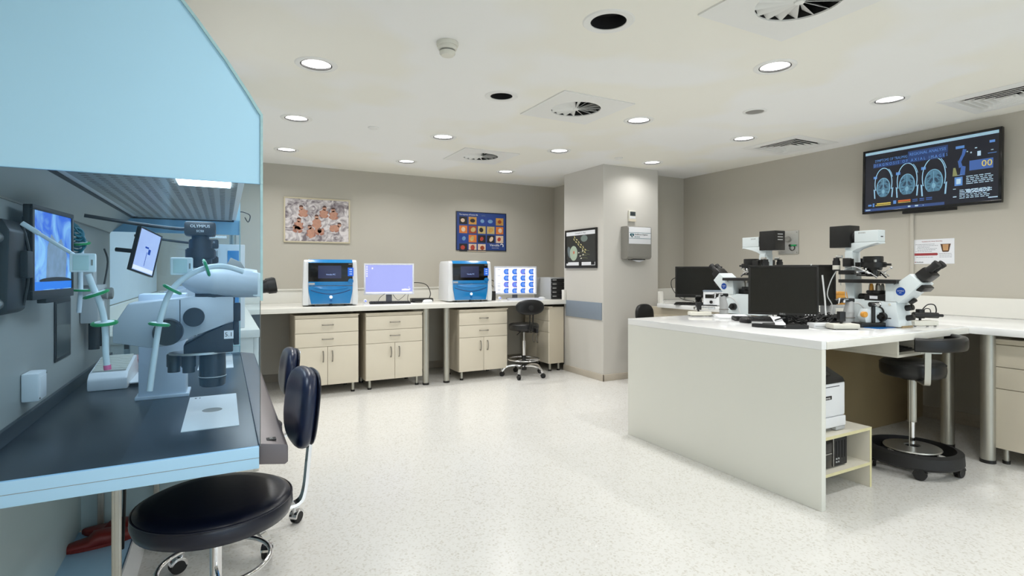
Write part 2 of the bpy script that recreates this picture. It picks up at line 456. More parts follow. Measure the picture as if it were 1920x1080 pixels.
def dark_speaker(label, x, y, r):
    t = thing('ceiling_speaker', label, 'speaker', (x, y, CEIL))
    MB().lathe([(r, .0), (r, -.004), (r + .008, -.008), (r + .034, -.006), (r + .04, 0), (r + .003, 0)], 40, closed=True).build('trim_ring', 'trim', t)
    MB().lathe([(r + .001, -.003), (r + .001, .07), (r - .004, .07)], 40).build('housing', 'blackm', t)
    MB().lathe([(r, .062), (0, .05), (0, .07), (r, .07)], 40).build('cone', 'dark_in', t)
dark_speaker('black round open ceiling fitting, far one beside the middle swirl vent', 1.72, 3.375, .078)
dark_speaker('large black round open ceiling fitting nearest the viewpoint', 1.671, 2.117, .088)

t = thing('smoke_detector', 'domed white smoke detector on the ceiling near the left downlight', 'smoke detector', (1.062, 2.724, CEIL))
MB().lathe([(.058, 0), (.06, -.012), (.056, -.022), (0, -.022)], 36).build('base', 'offwhite', t)
MB().lathe([(.052, -.02), (.052, -.034), (.045, -.042), (.0, -.042)], 36).build('collar', 'offwhite', t)
MB().lathe([(.040, -.040), (.040, -.052), (0, -.052)], 36).build('vent_band', 'grey', t)
MB().lathe([(.043, -.05), (.042, -.062), (.034, -.071), (0, -.074)], 36).build('cap', 'offwhite', t)
for lb, x, y in (('small flat white disc cover on the ceiling left of the middle downlight row', 1.129, 4.633), ('small flat white disc cover on the ceiling near the pillar top', 3.786, 4.621)):
    b = MB().lathe([(.045, 0), (.045, -.006), (.038, -.011), (0, -.012)], 32)
    o = b.build('sprinkler_cover', 'trim'); o.location = (x, y, CEIL); tag(o, lb, 'cover', 'flat sprinkler covers')
t = thing('ceiling_speaker', 'small grey mesh round speaker on the ceiling between the right downlights', 'speaker', (3.61, 2.782, CEIL))
MB().lathe([(.066, 0), (.066, -.004), (.072, -.008), (.086, -.004), (.088, 0)], 36).build('trim_ring', 'trim', t)
MB().lathe([(0, -.007), (.05, -.006), (.067, -.002), (.067, 0), (0, 0)], 36).build('mesh_grille', 'grey', t)

def swirl(label, x, y):
    t = thing('swirl_vent', label, 'vent', (x, y, CEIL), 0, 'square swirl air vents')
    b = MB(); seg = 64; h = .31
    sq = []
    for i in range(seg):
        a = 2 * PI * i / seg + PI / 4; m_ = h / max(abs(math.cos(a)), abs(math.sin(a))); sq.append((m_ * math.cos(a), m_ * math.sin(a)))
    A = [b.bm.verts.new((.187 * math.cos(2 * PI * i / seg + PI / 4), .187 * math.sin(2 * PI * i / seg + PI / 4), -.008)) for i in range(seg)]
    B = [b.bm.verts.new((p[0], p[1], -.008)) for p in sq]
    Ct = [b.bm.verts.new((p[0], p[1], 0)) for p in sq]
    D = [b.bm.verts.new((.187 * math.cos(2 * PI * i / seg + PI / 4), .187 * math.sin(2 * PI * i / seg + PI / 4), .0)) for i in range(seg)]
    for i in range(seg):
        j = (i + 1) % seg
        b.bm.faces.new((A[i], A[j], B[j], B[i])); b.bm.faces.new((B[i], B[j], Ct[j], Ct[i])); b.bm.faces.new((A[i], A[j], D[j], D[i]))
    b.build('plate', 'trim', t, 30)
    MB().lathe([(.189, 0), (.189, .09), (0, .09)], 40).build('duct', 'dark_in', t)
    MB().lathe([(0, -.012), (.02, -.011), (.024, -.004), (.024, .03), (0, .03)], 24).build('hub', 'trim', t)
    n = 16
    for k in range(n):
        T = Matrix.Rotation(2 * PI * k / n, 4, 'Z')
        b = MB(); w0, w1, a = .006, .034, R(38)
        def q(r, w): return [(r, -w * math.cos(a), -.006 - 0 * w), (r, w * math.cos(a), -.006 + 2 * w * math.sin(a))]
        i0, i1 = q(.022, w0); o0, o1 = q(.186, w1)
        th = Vector((0, 0, .002))
        vs = [T @ (Vector(p) + d) for d in (Vector(), th) for p in (i0, o0, o1, i1)]
        v = [b.bm.verts.new(p) for p in vs]
        for f in ((0, 1, 2, 3), (7, 6, 5, 4), (0, 1, 5, 4), (1, 2, 6, 5), (2, 3, 7, 6), (3, 0, 4, 7)): b.bm.faces.new([v[i] for i in f])
        b.build('blade', 'trim', t, flat=True)
for (x, y), lb in zip(SWIRL, ('square ceiling vent with a round swirl of blades, the middle one by the black fitting', 'small looking square swirl vent on the ceiling nearest the back wall', 'square swirl vent cut by the top edge of the photo')): swirl(lb, x, y)

def grille(label, x, y):
    t = thing('louvred_vent', label, 'vent', (x, y, CEIL), 0, 'square louvred air vents')
    def ring(b, ho, zo, hi, zi, th=.003):
        for k in range(4):
            T = Matrix.Rotation(PI / 2 * k, 4, 'Z')
            P = [T @ Vector(p) for p in ((-ho, -ho, zo), (ho, -ho, zo), (hi, -hi, zi), (-hi, -hi, zi))]
            Q = [p + Vector((0, 0, th)) for p in P]
            v = [b.bm.verts.new(p) for p in P + Q]
            for f in ((0, 1, 2, 3), (7, 6, 5, 4), (0, 1, 5, 4), (1, 2, 6, 5), (2, 3, 7, 6), (3, 0, 4, 7)): b.bm.faces.new([v[i] for i in f])
    b = MB(); ring(b, .305, -.003, .238, -.010); b.build('frame', 'trim', t, flat=True)
    MB().box(-.24, .24, -.24, .24, .05, .07).box(-.243, -.24, -.24, .24, 0, .06).box(.24, .243, -.24, .24, 0, .06).box(-.24, .24, -.243, -.24, 0, .06).box(-.24, .24, .24, .243, 0, .06).build('duct', 'dark_in', t)
    for k in range(5):
        h = .236 - k * .043
        b = MB(); ring(b, h, -.011, h - .009, -.010); ring(b, h - .009, -.0105, h - .030, .022, .002); lv = b.build('louvre', 'trim', t, flat=True)
        b = MB(); ring(b, h - .0075, -.0080, h - .0285, .0245, .001); ring(b, h - .001, -.0078, h - .0075, -.0074, .001); b.build('louvre_shade', 'dark_in', lv, flat=True)  # dark faces paint the shade on the louvres' upper sides
    MB().prism([(-.03, -.008), (.03, -.008), (.012, .02), (-.012, .02)], 'y', -.03, .03).build('centre_plate', 'trim', t)
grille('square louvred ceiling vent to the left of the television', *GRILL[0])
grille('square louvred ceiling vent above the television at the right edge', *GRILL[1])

# ------------------------------------------------------------------ back counter and cabinets
t = thing('counter', 'long cream worktop along the back wall on round posts', 'counter', (0, 0, 0))
MB().box(.20, 3.848, 5.72, 5.79, .85, .90, .006).box(.20, 4.297, 5.785, 6.70, .85, .90, .002).build('worktop', 'counter', t)
b = MB().box(XL + .01, 4.297, 6.69, 6.715, .90, 1.055, .004).box(XL + .01, 4.297, 6.678, 6.715, 1.045, 1.062, .003)
b.build('upstand', 'counter', t)
MB().box(3.812, 3.847, 5.73, 5.782, .90, 1.03, .004).build('end_upstand', 'counter', t)
MB().box(.26, 3.84, 6.55, 6.70, .12, .84).build('service_panel', 'wall', t)
def post(parent, x, y, top, r=.034):
    p = MB().cyl((x, y, .02), (x, y, top), r, seg=28).build('post', 'alu', parent)
    MB().cyl((x, y, 0), (x, y, .022), r + .003, seg=28).build('foot', 'black', p)
post(t, 1.99, 5.765, .85); post(t, 2.235, 5.765, .85)
t = thing('counter', 'cream side counter along the left wall behind the workstation', 'counter', (0, 0, 0))
MB().box(XL + .01, .20, 3.76, 6.67, .85, .90, .005).build('worktop', 'counter', t)
MB().box(.165, .195, 3.78, 5.72, .0, .85, .003).build('front_panel', 'counter', t)
MB().box(XL + .01, .165, 3.78, 3.81, .0, .85, .003).build('end_panel', 'counter', t)
MB().box(XL + .005, XL + .03, 3.76, 6.67, .90, 1.055, .003).build('upstand', 'counter', t)

def handle(parent, c, vert, ln=.105):
    dx, dz = (0, 1) if vert else (1, 0)
    pts = [(c[0] + dx * s * ln / 2, c[1] - d, c[2] + dz * s * ln / 2) for s, d in ((-1, 0), (-.96, .018), (-.5, .026), (0, .029), (.5, .026), (.96, .018), (1, 0))]
    return MB().tube(pts, .006, 8, smooth=4).build('handle', 'handle', parent)
def cabinet(label, loc, rz, w=.625, d=.50, group='cream base cabinets', two=True, handles=True, lift=0.0):
    t = thing('base_cabinet', label, 'cabinet', loc, rz, group)
    h = w / 2; z0, z1 = .10, .815 + lift
    b = MB().box(-h, h, .018, d, z0, z1 - .002)
    b.build('carcass', 'cab_side', t)
    MB().box(-h + .004, h - .004, .006, .05, z1 - .028, z1 + .002, .002).box(-h - .003, h + .003, -.012, .06, z1 - .004, z1 + .006, .002).build('top_rail', 'cab', t)
    zz = (.495, .638, .785 + lift)
    for i in range(2):
        dr = MB().box(-h + .002, h - .002, 0, .018, zz[i] + .002, zz[i + 1] - .002, .0015).build('drawer', 'cab', t)
        if handles: handle(dr, (0, 0, (zz[i] + zz[i + 1]) / 2 + .006), False)
    if two:
        for s in (-1, 1):
            x0, x1 = (-h + .002, -.002) if s < 0 else (.002, h - .002)
            dr = MB().box(x0, x1, 0, .018, z0 + .002, zz[0] - .002, .0015).build('door', 'cab', t)
            if handles: handle(dr, (s * .045, 0, zz[0] - .10), True)
    else:
        dr = MB().box(-h + .002, h - .002, 0, .018, z0 + .002, zz[0] - .002, .0015).build('door', 'cab', t)
        if handles: handle(dr, (h - .06, 0, zz[0] - .10), True)
    for sx in (-1, 1):
        for y in (.05, d - .05):
            f = MB().cyl((sx * (h - .05), y, .02), (sx * (h - .05), y, z0), .016, seg=16).build('leg', 'alu', t)
            MB().cyl((sx * (h - .05), y, 0), (sx * (h - .05), y, .02), .021, seg=16).build('foot', 'black', f)
    return t
c1 = cabinet('cream two-drawer two-door cabinet under the left blue machine', (.937, 5.76, 0), 0)
c2 = dup(c1, 'cream two-drawer two-door cabinet under the lavender monitor', (1.637, 5.76, 0), 0)
c3 = dup(c1, 'cream two-drawer two-door cabinet under the right blue machine', (2.70, 5.755, 0), 0)
c4 = cabinet('cream drawer cabinet turned sideways beside the pillar, behind the small black stool', (3.60, 6.06, 0), -90, w=.60, d=.23)

# ------------------------------------------------------------------ things on the back counter
def analyser(label, loc, rz):
    t = thing('laboratory_analyser', label, 'machine', loc, rz, 'blue and white benchtop machines')
    w, h, d = .27, .485, .40
    MB().prism([(0, .02), (d, .02), (d, h - .03), (d - .05, h), (.05, h), (.012, h - .02), (-.004, .30), (-.012, .10)], 'x', -w + .045, w - .045, .004).build('body', 'white', t)
    for s in (-1, 1):
        x0, x1 = sorted((s * (w - .052), s * (w + .006)))
        side = MB().prism([(-.010, .012), (d, .012), (d, h - .03), (d - .05, h + .002), (.03, h + .002), (.0, h - .012), (-.010, .30), (-.024, .10)], 'x', x0, x1, .012)
        for v in side.bm.verts:                       # the shells lean in towards the top
            v.co.x *= 1 - .06 * max(0, (v.co.z - .1) / h)
        side.build('side_shell', 'white', t)
    u = w - .05
    MB().prism([(-.016, .452), (.02, .490), (.05, .492), (.05, .452)], 'x', -u, u, .002).build('top_strip', 'blue', t)
    dp = MB().box(-u, u, -.019, .01, .258, .455, .002).build('display_panel', 'blackg', t)
    sc = MB().box(-.125, .105, -.0205, -.01, .292, .425, .001).build('screen', emis('dim_navy_screen', C(38, 46, 84), .9), t)
    lettering('screen_text', 'Veralia PC', .022, emis('screen_blue_text', C(170, 200, 255), 1.0), sc, (.0, -.0215, .332))
    ip = MB().box(.17, .228, -.0205, -.01, .315, .405, .002).build('touch_panel', emis('icon_blue', C(22, 100, 220), 1.0), t)
    pol = []
    for k in range(3): pol += [rect(.185, .190, .382 - k * .024, .389 - k * .024), rect(.193, .214, .381 - k * .024, .390 - k * .024)]
    flat('icons', emis('icon_white', C(190, 220, 255), 1.0), ip, pol, -.0212)
    lettering('maker_text', 'Applied', .011, 'txt_w', dp, (.195, -.0198, .442))
    MB().box(-u, u, -.023, .01, .218, .258, .002).build('middle_band', 'blue', t)
    MB().box(-u + .002, -u + .062, -.0245, -.02, .226, .246, .001).build('name_plate', 'lgrey', t)
    k = MB().cyl((.20, -.016, .262), (.20, -.034, .262), .028, .026, 28, .003).build('start_button', 'blue', t)
    MB().torus((0, 0, 0), .017, .0016, 28, 6, T=Matrix.Translation((.20, -.034, .262)) @ Matrix.Rotation(R(90), 4, 'X')).build('button_ring', 'blue2', k)
    # curved lower door, bulging, with a smile-shaped grip
    b = MB(); n = 20; g = []
    for j in range(9):
        z = .028 + (.212 - .028) * j / 8; row = []
        taper = u - .028 * (1 - j / 8) ** 1.6
        for i in range(n + 1):
            x = -taper + 2 * taper * i / n
            y = -.022 - .022 * (1 - (x / taper) ** 2) * math.sin(PI * min(1, (j + .7) / 8.7)) ** .8
            row.append(b.bm.verts.new((x, y, z)))
        g.append(row)
    for j in range(8):
        for i in range(n): b.bm.faces.new((g[j][i], g[j][i + 1], g[j + 1][i + 1], g[j + 1][i]))
    back = [[b.bm.verts.new((v.co.x, .012, v.co.z)) for v in (r[0], r[-1])] for r in g]
    for j in range(8):
        b.bm.faces.new((g[j][0], g[j + 1][0], back[j + 1][0], back[j][0])); b.bm.faces.new((g[j][-1], g[j + 1][-1], back[j + 1][1], back[j][1]))
    b.bm.faces.new(g[0] + back[0][::-1]); b.bm.faces.new(g[-1] + back[-1][::-1])
    dr = b.build('front_door', 'blue', t)
    def door_y(x, z):
        j = (z - .028) / .184 * 8; tp = u - .028 * (1 - j / 8) ** 1.6
        return -.022 - .022 * max(0, 1 - (x / tp) ** 2) * math.sin(PI * min(1, (j + .7) / 8.7)) ** .8
    xs = [-.198 + .018 * i for i in range(23)]
    MB().tube([(x, door_y(x, .128 + .052 * (abs(x) / u) ** 1.8) - .0005, .128 + .052 * (abs(x) / u) ** 1.8) for x in xs], .0042, 8).build('grip_line', 'groove', dr)
    MB().tube([(x * .85, door_y(x * .85, .200 - .024 * (1 - (x / .198) ** 2)) - .004, .200 - .024 * (1 - (x / .198) ** 2)) for x in xs], .007, 8).build('grip_lip', 'blue', dr)
    MB().ball((0, -.045, .098), .0155, (1, .35, 1)).build('status_light', emis('status_white', (1, .98, .96, 1), 1.6), t)
    MB().cyl((0, -.040, .062), (0, -.046, .062), .012, seg=20).build('lower_badge', 'blue2', t)
    for x, y in ((-.17, .03), (.0, -.006), (.15, .03), (-.17, .35), (.17, .35)): MB().cyl((x, y, 0), (x, y, .03), .014, seg=14).build('foot', 'black', t)
    return t
analyser('blue and white benchtop machine with dark display, the left of two', (.988, 5.885, .90), -6)
analyser('blue and white benchtop machine with dark display, the right one showing its white side', (2.59, 5.905, .90), -4)

def monitor(name, label, loc, rz, w, h, zc, body, screen, bez=.014, tilt=0, stand='plain', cat='monitor', chin=.0, d=.035, sm=None, nostand=False):
    """monitor whose screen centre is zc above the base it stands on; front is local -Y"""
    t = thing(name, label, cat, loc, rz)
    T = Matrix.Translation((0, 0, zc)) @ Matrix.Rotation(R(tilt), 4, 'X')
    b = MB().box(-w / 2, w / 2, 0, d * .5, -h / 2, h / 2, .004, T).box(-w / 2 + .04, w / 2 - .04, d * .4, d, -h / 2 + .03, h / 2 - .03, .008, T)
    b.build('casing', body, t)
    b = MB()
    for r in ((-w / 2, w / 2, h / 2 - bez, h / 2), (-w / 2, w / 2, -h / 2, -h / 2 + bez + chin), (-w / 2, -w / 2 + bez, -h / 2 + bez + chin, h / 2 - bez), (w / 2 - bez, w / 2, -h / 2 + bez + chin, h / 2 - bez)):
        b.box(r[0], r[1], -.006, .002, r[2], r[3], .002, T)
    bz = b.build('bezel', body, t)
    sc = MB().box(-w / 2 + bez, w / 2 - bez, -.002, .001, -h / 2 + bez + chin, h / 2 - bez, 0, T).build('screen', screen, t)
    if not nostand:
        MB().prism([(-.035, .01), (.035, .01), (.030, zc), (-.030, zc)], 'y', d + .0, d + .022, .003).box(-.05, .05, d * .6, d + .03, zc - .05, zc + .05, .004).build('neck', sm or body, t)
        MB().prism(ell(0, d * .5, .125, .09, 28), 'z', 0, .012, .003).build('base', sm or body, t)
    return t, bz, sc, T
M['mon_white'] = mat('white_monitor_plastic', C(222, 226, 236), 0.35)
M['mon_grey'] = mat('grey_monitor_stand', C(120, 122, 132), 0.4)
lav = emis('lavender_desktop', C(172, 180, 250), 1.0, var=.06, scale=3)
scr_w = emis('screen_white', C(250, 250, 255), 1.05)
t, bz, sc, T = monitor('computer_monitor', 'white monitor showing a lavender desktop between the blue machines', (1.715, 6.27, .90), -10, .575, .365, .275, 'mon_white', lav, .018, sm='mon_grey')
def onT(p, T, y): return [tuple(T @ Vector((u, y, v))) for u, v in p]
def tflat(name, m, parent, T, polys, y):
    b = MB()
    for p in polys: b.poly(onT(p, T, y))
    o = b.build(name, m, parent, flat=True)
    if len(polys) > 2: o['kind'] = 'stuff'
    return o
pol = [rect(-.262, -.247, .135 - .027 * k, .15 - .027 * k) for k in range(5)] + [rect(-.2, -.185, .115, .135), rect(.225, .233, -.105, -.09)]
pol += [rect(.145, .235, -.137, -.118), rect(.17, .20, -.118, -.114), rect(.235, .245, -.128, -.110)]
tflat('desktop_icons', scr_w, sc, T, pol, -.0026)
tflat('task_bar', scr_w, sc, T, [rect(-.268, .268, -.164, -.151)], -.0026)
M['usb_blue'] = emis('led_blue', C(90, 110, 255), 2.0)
t, bz, sc, T = monitor('computer_monitor', 'white monitor showing sixteen blue round images beside the stack of drawers', (3.405, 6.27, .90), -16, .575, .37, .245, 'mon_white', emis('bright_white_page', C(246, 248, 255), 1.1), .018, sm='mon_grey')
bl = [emis('cell_blue', C(44, 120, 236), 1.0), emis('cell_violet', C(120, 120, 236), 1.0), emis('cell_pale', C(110, 160, 250), 1.0)]
P0, P1, P2, P3, L0 = [], [], [], [], []
for i in range(4):
    for j in range(4):
        cx_, cz_ = -.125 + .113 * i, .115 - .085 * j
        P = [p for p in ell(cx_, cz_, .033, .033, 24) if p[0] < cx_ + .026]
        P = ell(cx_, cz_, .034, .036, 22, 0, R(40), R(320))
        (P1 if (i, j) in ((0, 2), (1, 2), (2, 0)) else P0).append(P)
        P2.append(ell(cx_ + .002, cz_ + .002, .019, .021, 16)); P3.append([(cx_ + .012, cz_ + .036), (cx_ + .030, cz_ + .036), (cx_ + .030, cz_ + .016)]); P3.append([(cx_ + .012, cz_ - .036), (cx_ + .030, cz_ - .036), (cx_ + .030, cz_ - .016)])
    L0.append(rect(-.177 + .113 * i, -.175 + .113 * i, -.165, .15))
for j in (.14, .06, -.045, -.07, -.085, -.12, -.135, -.165): L0.append(rect(-.24, -.205, j, j + .005))
tflat('cell_images', bl[0], sc, T, P0, -.0026); tflat('violet_cell_images', bl[1], sc, T, P1, -.0026)
tflat('cell_centres', bl[2], sc, T, P2, -.0030); tflat('image_corners', emis('cell_navy', C(20, 40, 150), 1.0), sc, T, P3, -.0032)
tflat('page_lines', emis('line_grey', C(170, 180, 200), .9), sc, T, L0, -.0026)

def keyboard(label, loc, rz, w, d, mb, mk, cols=15, rows=5, cat='keyboard'):
    t = thing('keyboard', label, cat, loc, rz)
    MB().prism([(-d / 2, 0), (d / 2, 0), (d / 2, .022), (-d / 2, .010)], 'x', -w / 2, w / 2, .003).build('tray', mb, t)
    b = MB(); pw, pd = (w - .02) / cols, (d - .02) / rows
    for i in range(cols):
        for j in range(rows):
            x = -w / 2 + .01 + pw * i; y = -d / 2 + .01 + pd * j; z = .010 + .012 * (y + d / 2) / d
            b.box(x + .0015, x + pw - .0015, y + .0015, y + pd - .0015, z, z + .007)
    o = b.build('keys', mk, t, flat=True); o['kind'] = 'stuff'
    return t
keyboard('black keyboard lying in front of the lavender monitor', (1.66, 6.04, .90), -10, .45, .15, 'blackm', 'black')
keyboard('white keyboard behind the small black stool backrest', (3.36, 5.93, .90), -14, .44, .15, 'mon_white', 'mon_white')
def mouse(label, loc, rz, m='white', sc=1.0):
    t = thing('computer_mouse', label, 'mouse', loc, rz)
    b = MB(); prof = [(0, .036), (.018, .034), (.028, .024), (.031, .010), (.030, 0), (0, 0)]
    b.lathe([(r * sc, z * sc * .9) for r, z in prof[::-1]], 24, Matrix.Diagonal((1, 1.7, 1, 1)))
    b.build('shell', m, t)
    MB().box(-.0008, .0008, -.048 * sc, .0, .02 * sc, .0325 * sc).build('button_split', 'grey', t)
    MB().cyl((-.003, -.026 * sc, .026 * sc), (.003, -.026 * sc, .026 * sc), .007, seg=12).build('wheel', 'grey', t)
mouse('white mouse between the lavender monitor and right blue machine', (2.10, 6.02, .90), 80, sc=1.15)
mouse('white mouse beside the white keyboard near the pillar', (3.665, 6.03, .90), 80)
for lb, x, y in (('small white USB dongle glowing blue beside the left machine', 1.37, 5.99), ('small white USB dongle glowing blue in front of the right monitor', 2.96, 5.86)):
    t = thing('webcam', lb, 'webcam', (x, y, .90), 0)
    MB().cyl((0, 0, 0), (0, 0, .008), .026, seg=20, bev=.002).cyl((0, 0, .008), (0, 0, .022), .006, seg=12).build('base', 'white', t)
    MB().ball((0, 0, .04), .020).build('ball', 'white', t); MB().cyl((0, -.019, .04), (0, -.024, .04), .009, seg=16).build('glowing_lens', 'usb_blue', t)
t = thing('docking_station', 'flat black box behind the white mouse on the back counter', 'box', (2.10, 6.24, .90), -8)
MB().box(-.13, .13, -.07, .07, .004, .042, .006).build('casing', 'black', t)
for sx in (-.1, .1): MB().box(sx - .01, sx + .01, -.05, .05, 0, .006).build('foot', 'blackm', t)
MB().tube([(.10, .05, .03), (.12, .06, .10), (.07, .06, .20), (-.06, .05, .23), (-.18, .03, .20), (-.22, .05, .13)], .005, 8, smooth=6).build('cable', 'black', t)
t = thing('power_adapter', 'black box between the right blue machine and the white monitor', 'box', (2.955, 6.12, .90), 0)
MB().box(-.055, .055, -.06, .10, 0, .115, .006).build('casing', 'black', t); MB().box(-.03, .03, -.061, -.058, .05, .085, .001).build('socket_plate', 'blackm', t)
MB().tube([(-.02, .08, .10), (-.03, .10, .22), (.04, .12, .26), (.12, .13, .24)], .005, 8, smooth=6).tube([(.02, .08, .10), (.0, .10, .17), (.05, .12, .2), (.12, .13, .16)], .004, 8, smooth=6).build('cable', 'black', t)
tag(MB().tube([(2.02, 5.99, .905), (1.96, 6.05, .904), (1.9, 6.14, .905), (1.78, 6.10, .905), (1.72, 6.14, .904)], .0035, 6, smooth=5).tube([(1.56, 6.2, .906), (1.60, 6.25, .96), (1.66, 6.27, 1.0)], .003, 6, smooth=4).tube([(1.76, 6.3, 1.0), (1.8, 6.22, .93), (1.86, 6.22, .96), (1.92, 6.28, 1.0)], .003, 6, smooth=4).tube([(1.95, 6.28, 1.0), (1.92, 6.2, .92), (2.0, 6.18, .906)], .003, 6, smooth=4).build('monitor_cables', 'black'), 'thin black cables curling under the lavender monitor', 'cable')
# stack of five drawers at the pillar
t = thing('drawer_tower', 'grey desktop tower with five dark drawers beside the pillar', 'drawers', (3.86, 5.955, .90), 0)
MB().box(-.105, .105, 0, .42, 0, .285, .004).build('casing', 'lgrey', t)
for k in range(5):
    d_ = MB().box(-.098, .098, -.016, .01, .008 + k * .053, .056 + k * .053, .003).build('drawer', 'mon_grey' if False else 'grey', t)
    d_.data.materials.clear(); d_.data.materials.append(M['blackm'])
    MB().box(-.085, -.025, -.018, -.015, .034 + k * .053, .046 + k * .053, .001).build('label_slip', 'lgrey', d_)
# ------------------------------------------------------------------ pictures on the walls
def board(name, label, cat, loc, rz, w, h, th, frame, fw, face, group=None):
    t = thing(name, label, cat, loc, rz, group)
    b = MB()
    if fw:
        b.box(-w / 2, w / 2, -th, 0, h / 2 - fw, h / 2, .001).box(-w / 2, w / 2, -th, 0, -h / 2, -h / 2 + fw, .001)
        b.box(-w / 2, -w / 2 + fw, -th, 0, -h / 2 + fw, h / 2 - fw, .001).box(w / 2 - fw, w / 2, -th, 0, -h / 2 + fw, h / 2 - fw, .001)
        b.build('frame', frame, t)
        MB().box(-w / 2 + fw, w / 2 - fw, -th * .7, -.001, -h / 2 + fw, h / 2 - fw).build('print', face, t)
        return t, -th * .7
    MB().box(-w / 2, w / 2, -th, 0, -h / 2, h / 2, .001).build('panel', face, t)
    return t, -th
M['frame_cream'] = mat('cream_frame', C(204, 194, 166), 0.45)
def cloth_print():
    m = mat('crumpled_cloth_print', C(196, 190, 192), 0.7, var=0.0)
    nt = m.node_tree; n = nt.nodes; l = nt.links; b = n['Principled BSDF']
    tc = n.new('ShaderNodeTexCoord'); nz = n.new('ShaderNodeTexNoise'); nz.inputs['Scale'].default_value = 11; nz.inputs['Detail'].default_value = 6; nz.inputs['Distortion'].default_value = 1.6
    l.new(tc.outputs['Object'], nz.inputs['Vector'])
    rp = n.new('ShaderNodeValToRGB'); rp.color_ramp.elements[0].position = .36; rp.color_ramp.elements[0].color = C(122, 112, 118); rp.color_ramp.elements[1].position = .6; rp.color_ramp.elements[1].color = C(222, 216, 216)
    l.new(nz.outputs['Fac'], rp.inputs['Fac']); l.new(rp.outputs['Color'], b.inputs['Base Color'])
    return m
t, y = board('framed_picture', 'framed picture of babies on pale crumpled cloth above the left blue machine', 'picture', (.978, YB, 1.865), 0, .745, .525, .02, 'frame_cream', .016, cloth_print(), 'pictures on the back wall')
skin, skin2, hair, whit = [], [], [], []
W, H = .745, .525
def uv(px, py): return ((px - 733) / 925 * .70, (565 - py) / 655 * .49)
for hx, hy, bx, by, bw, bh, rot in ((490, 372, 520, 450, 55, 62, .3), (835, 365, 825, 450, 52, 70, 0), (965, 385, 970, 470, 50, 75, -.2), (718, 508, 720, 610, 62, 85, 0), (458, 565, 455, 650, 48, 70, .2), (615, 672, 635, 760, 50, 88, -.1), (1060, 622, 985, 672, 80, 48, .25), (400, 680, 440, 700, 50, 36, -.5), (760, 728, 760, 728, 70, 40, 0)):
    cu_, cv_ = uv(bx, by); skin.append(ell(cu_, cv_, bw / 925 * .70, bh / 655 * .49, 18, rot))
    for dx, dy in ((-40, 40), (38, 44)): a_, b_ = uv(bx + dx, by + dy); skin2.append(ell(a_, b_, .028, .015, 12, .5 if dx > 0 else -.5))
    for dx in (-45, 45): a_, b_ = uv(bx + dx, by - 8); skin2.append(ell(a_, b_, .012, .030, 12, .4 if dx < 0 else -.4))
    a_, b_ = uv(hx, hy); skin.append(ell(a_, b_, .023, .026, 16)); hair.append(ell(a_, b_ + .009, .0235, .02, 14, 0, 0, PI))
M['skin'] = mat('skin_print', C(192, 144, 122), .7, var=.22, scale=40); M['skin2'] = mat('skin_shadow_print', C(172, 118, 100), .7, var=.22, scale=40); M['hair'] = mat('hair_print', C(84, 58, 50), .7, var=.2)
flat('shaded_limb_print', 'skin2', t, skin2, y - .0006); flat('baby_print', 'skin', t, skin, y - .0010); flat('hair_print', 'hair', t, hair, y - .0014)

M['poster_blue'] = mat('poster_blue_print', C(38, 66, 132), .5, var=.06, scale=3)
t, y = board('poster', 'blue poster with a grid of small orange pictures above the right blue machine', 'poster', (3.118, YB, 1.81), 0, .755, .525, .014, 'navy', .010, 'poster_blue', 'pictures on the back wall')
lettering('poster_title', 'The mystery of human life', .026, 'txt_w', t, (-.335, y - .001, .222), align='LEFT'); lettering('poster_subtitle', 'in pictures', .014, 'band', t, (-.005, y - .001, .219), align='LEFT')
lettering('poster_name', 'Vitrolife', .046, 'txt_w', t, (.195, y - .001, -.185)); lettering('poster_name_line', 'Science for fertility', .014, 'txt_w', t, (.205, y - .001, -.222))
MB().tube([(.285, y - .002, -.178), (.30, y - .002, -.165), (.325, y - .002, -.175), (.325, y - .002, -.205)], .006, 6, smooth=5).build('logo_mark', 'txt_w', t)
pm = [mat('print_' + n_, C(*c_), .6, var=.35, scale=22) for n_, c_ in (('black', (30, 26, 30)), ('gold', (196, 146, 70)), ('navy', (30, 60, 140)), ('orange', (214, 120, 50)), ('rust', (150, 62, 30)), ('sand', (190, 168, 110)), ('cream', (222, 196, 170)), ('crimson', (176, 64, 50)), ('sky', (110, 150, 190)))]
tiles = [[0, 1, 2, 2, 1], [3, 4, 5, 5, 3], [2, 3, 0, 0, 6], [0, 6, 6]]
spots = [[6, 0, 8, 8, 4], [6, 5, 0, 1, 6], [8, 5, 7, 6, 7], [7, 7, 4]]
for r in range(4):
    for c_ in range(len(tiles[r])):
        cu_, cv_ = -.275 + .137 * c_, .143 - .122 * r
        k = flat('picture_tile', pm[tiles[r][c_]], t, [rect(cu_ - .058, cu_ + .058, cv_ - .051, cv_ + .051)], y - .0008)
        flat('picture_subject', pm[spots[r][c_]], k, [ell(cu_ + .008 * ((r + c_) % 3 - 1), cv_, .030 + .008 * (c_ % 2), .026 + .006 * (r % 2), 14, .5 * r)], y - .0014)

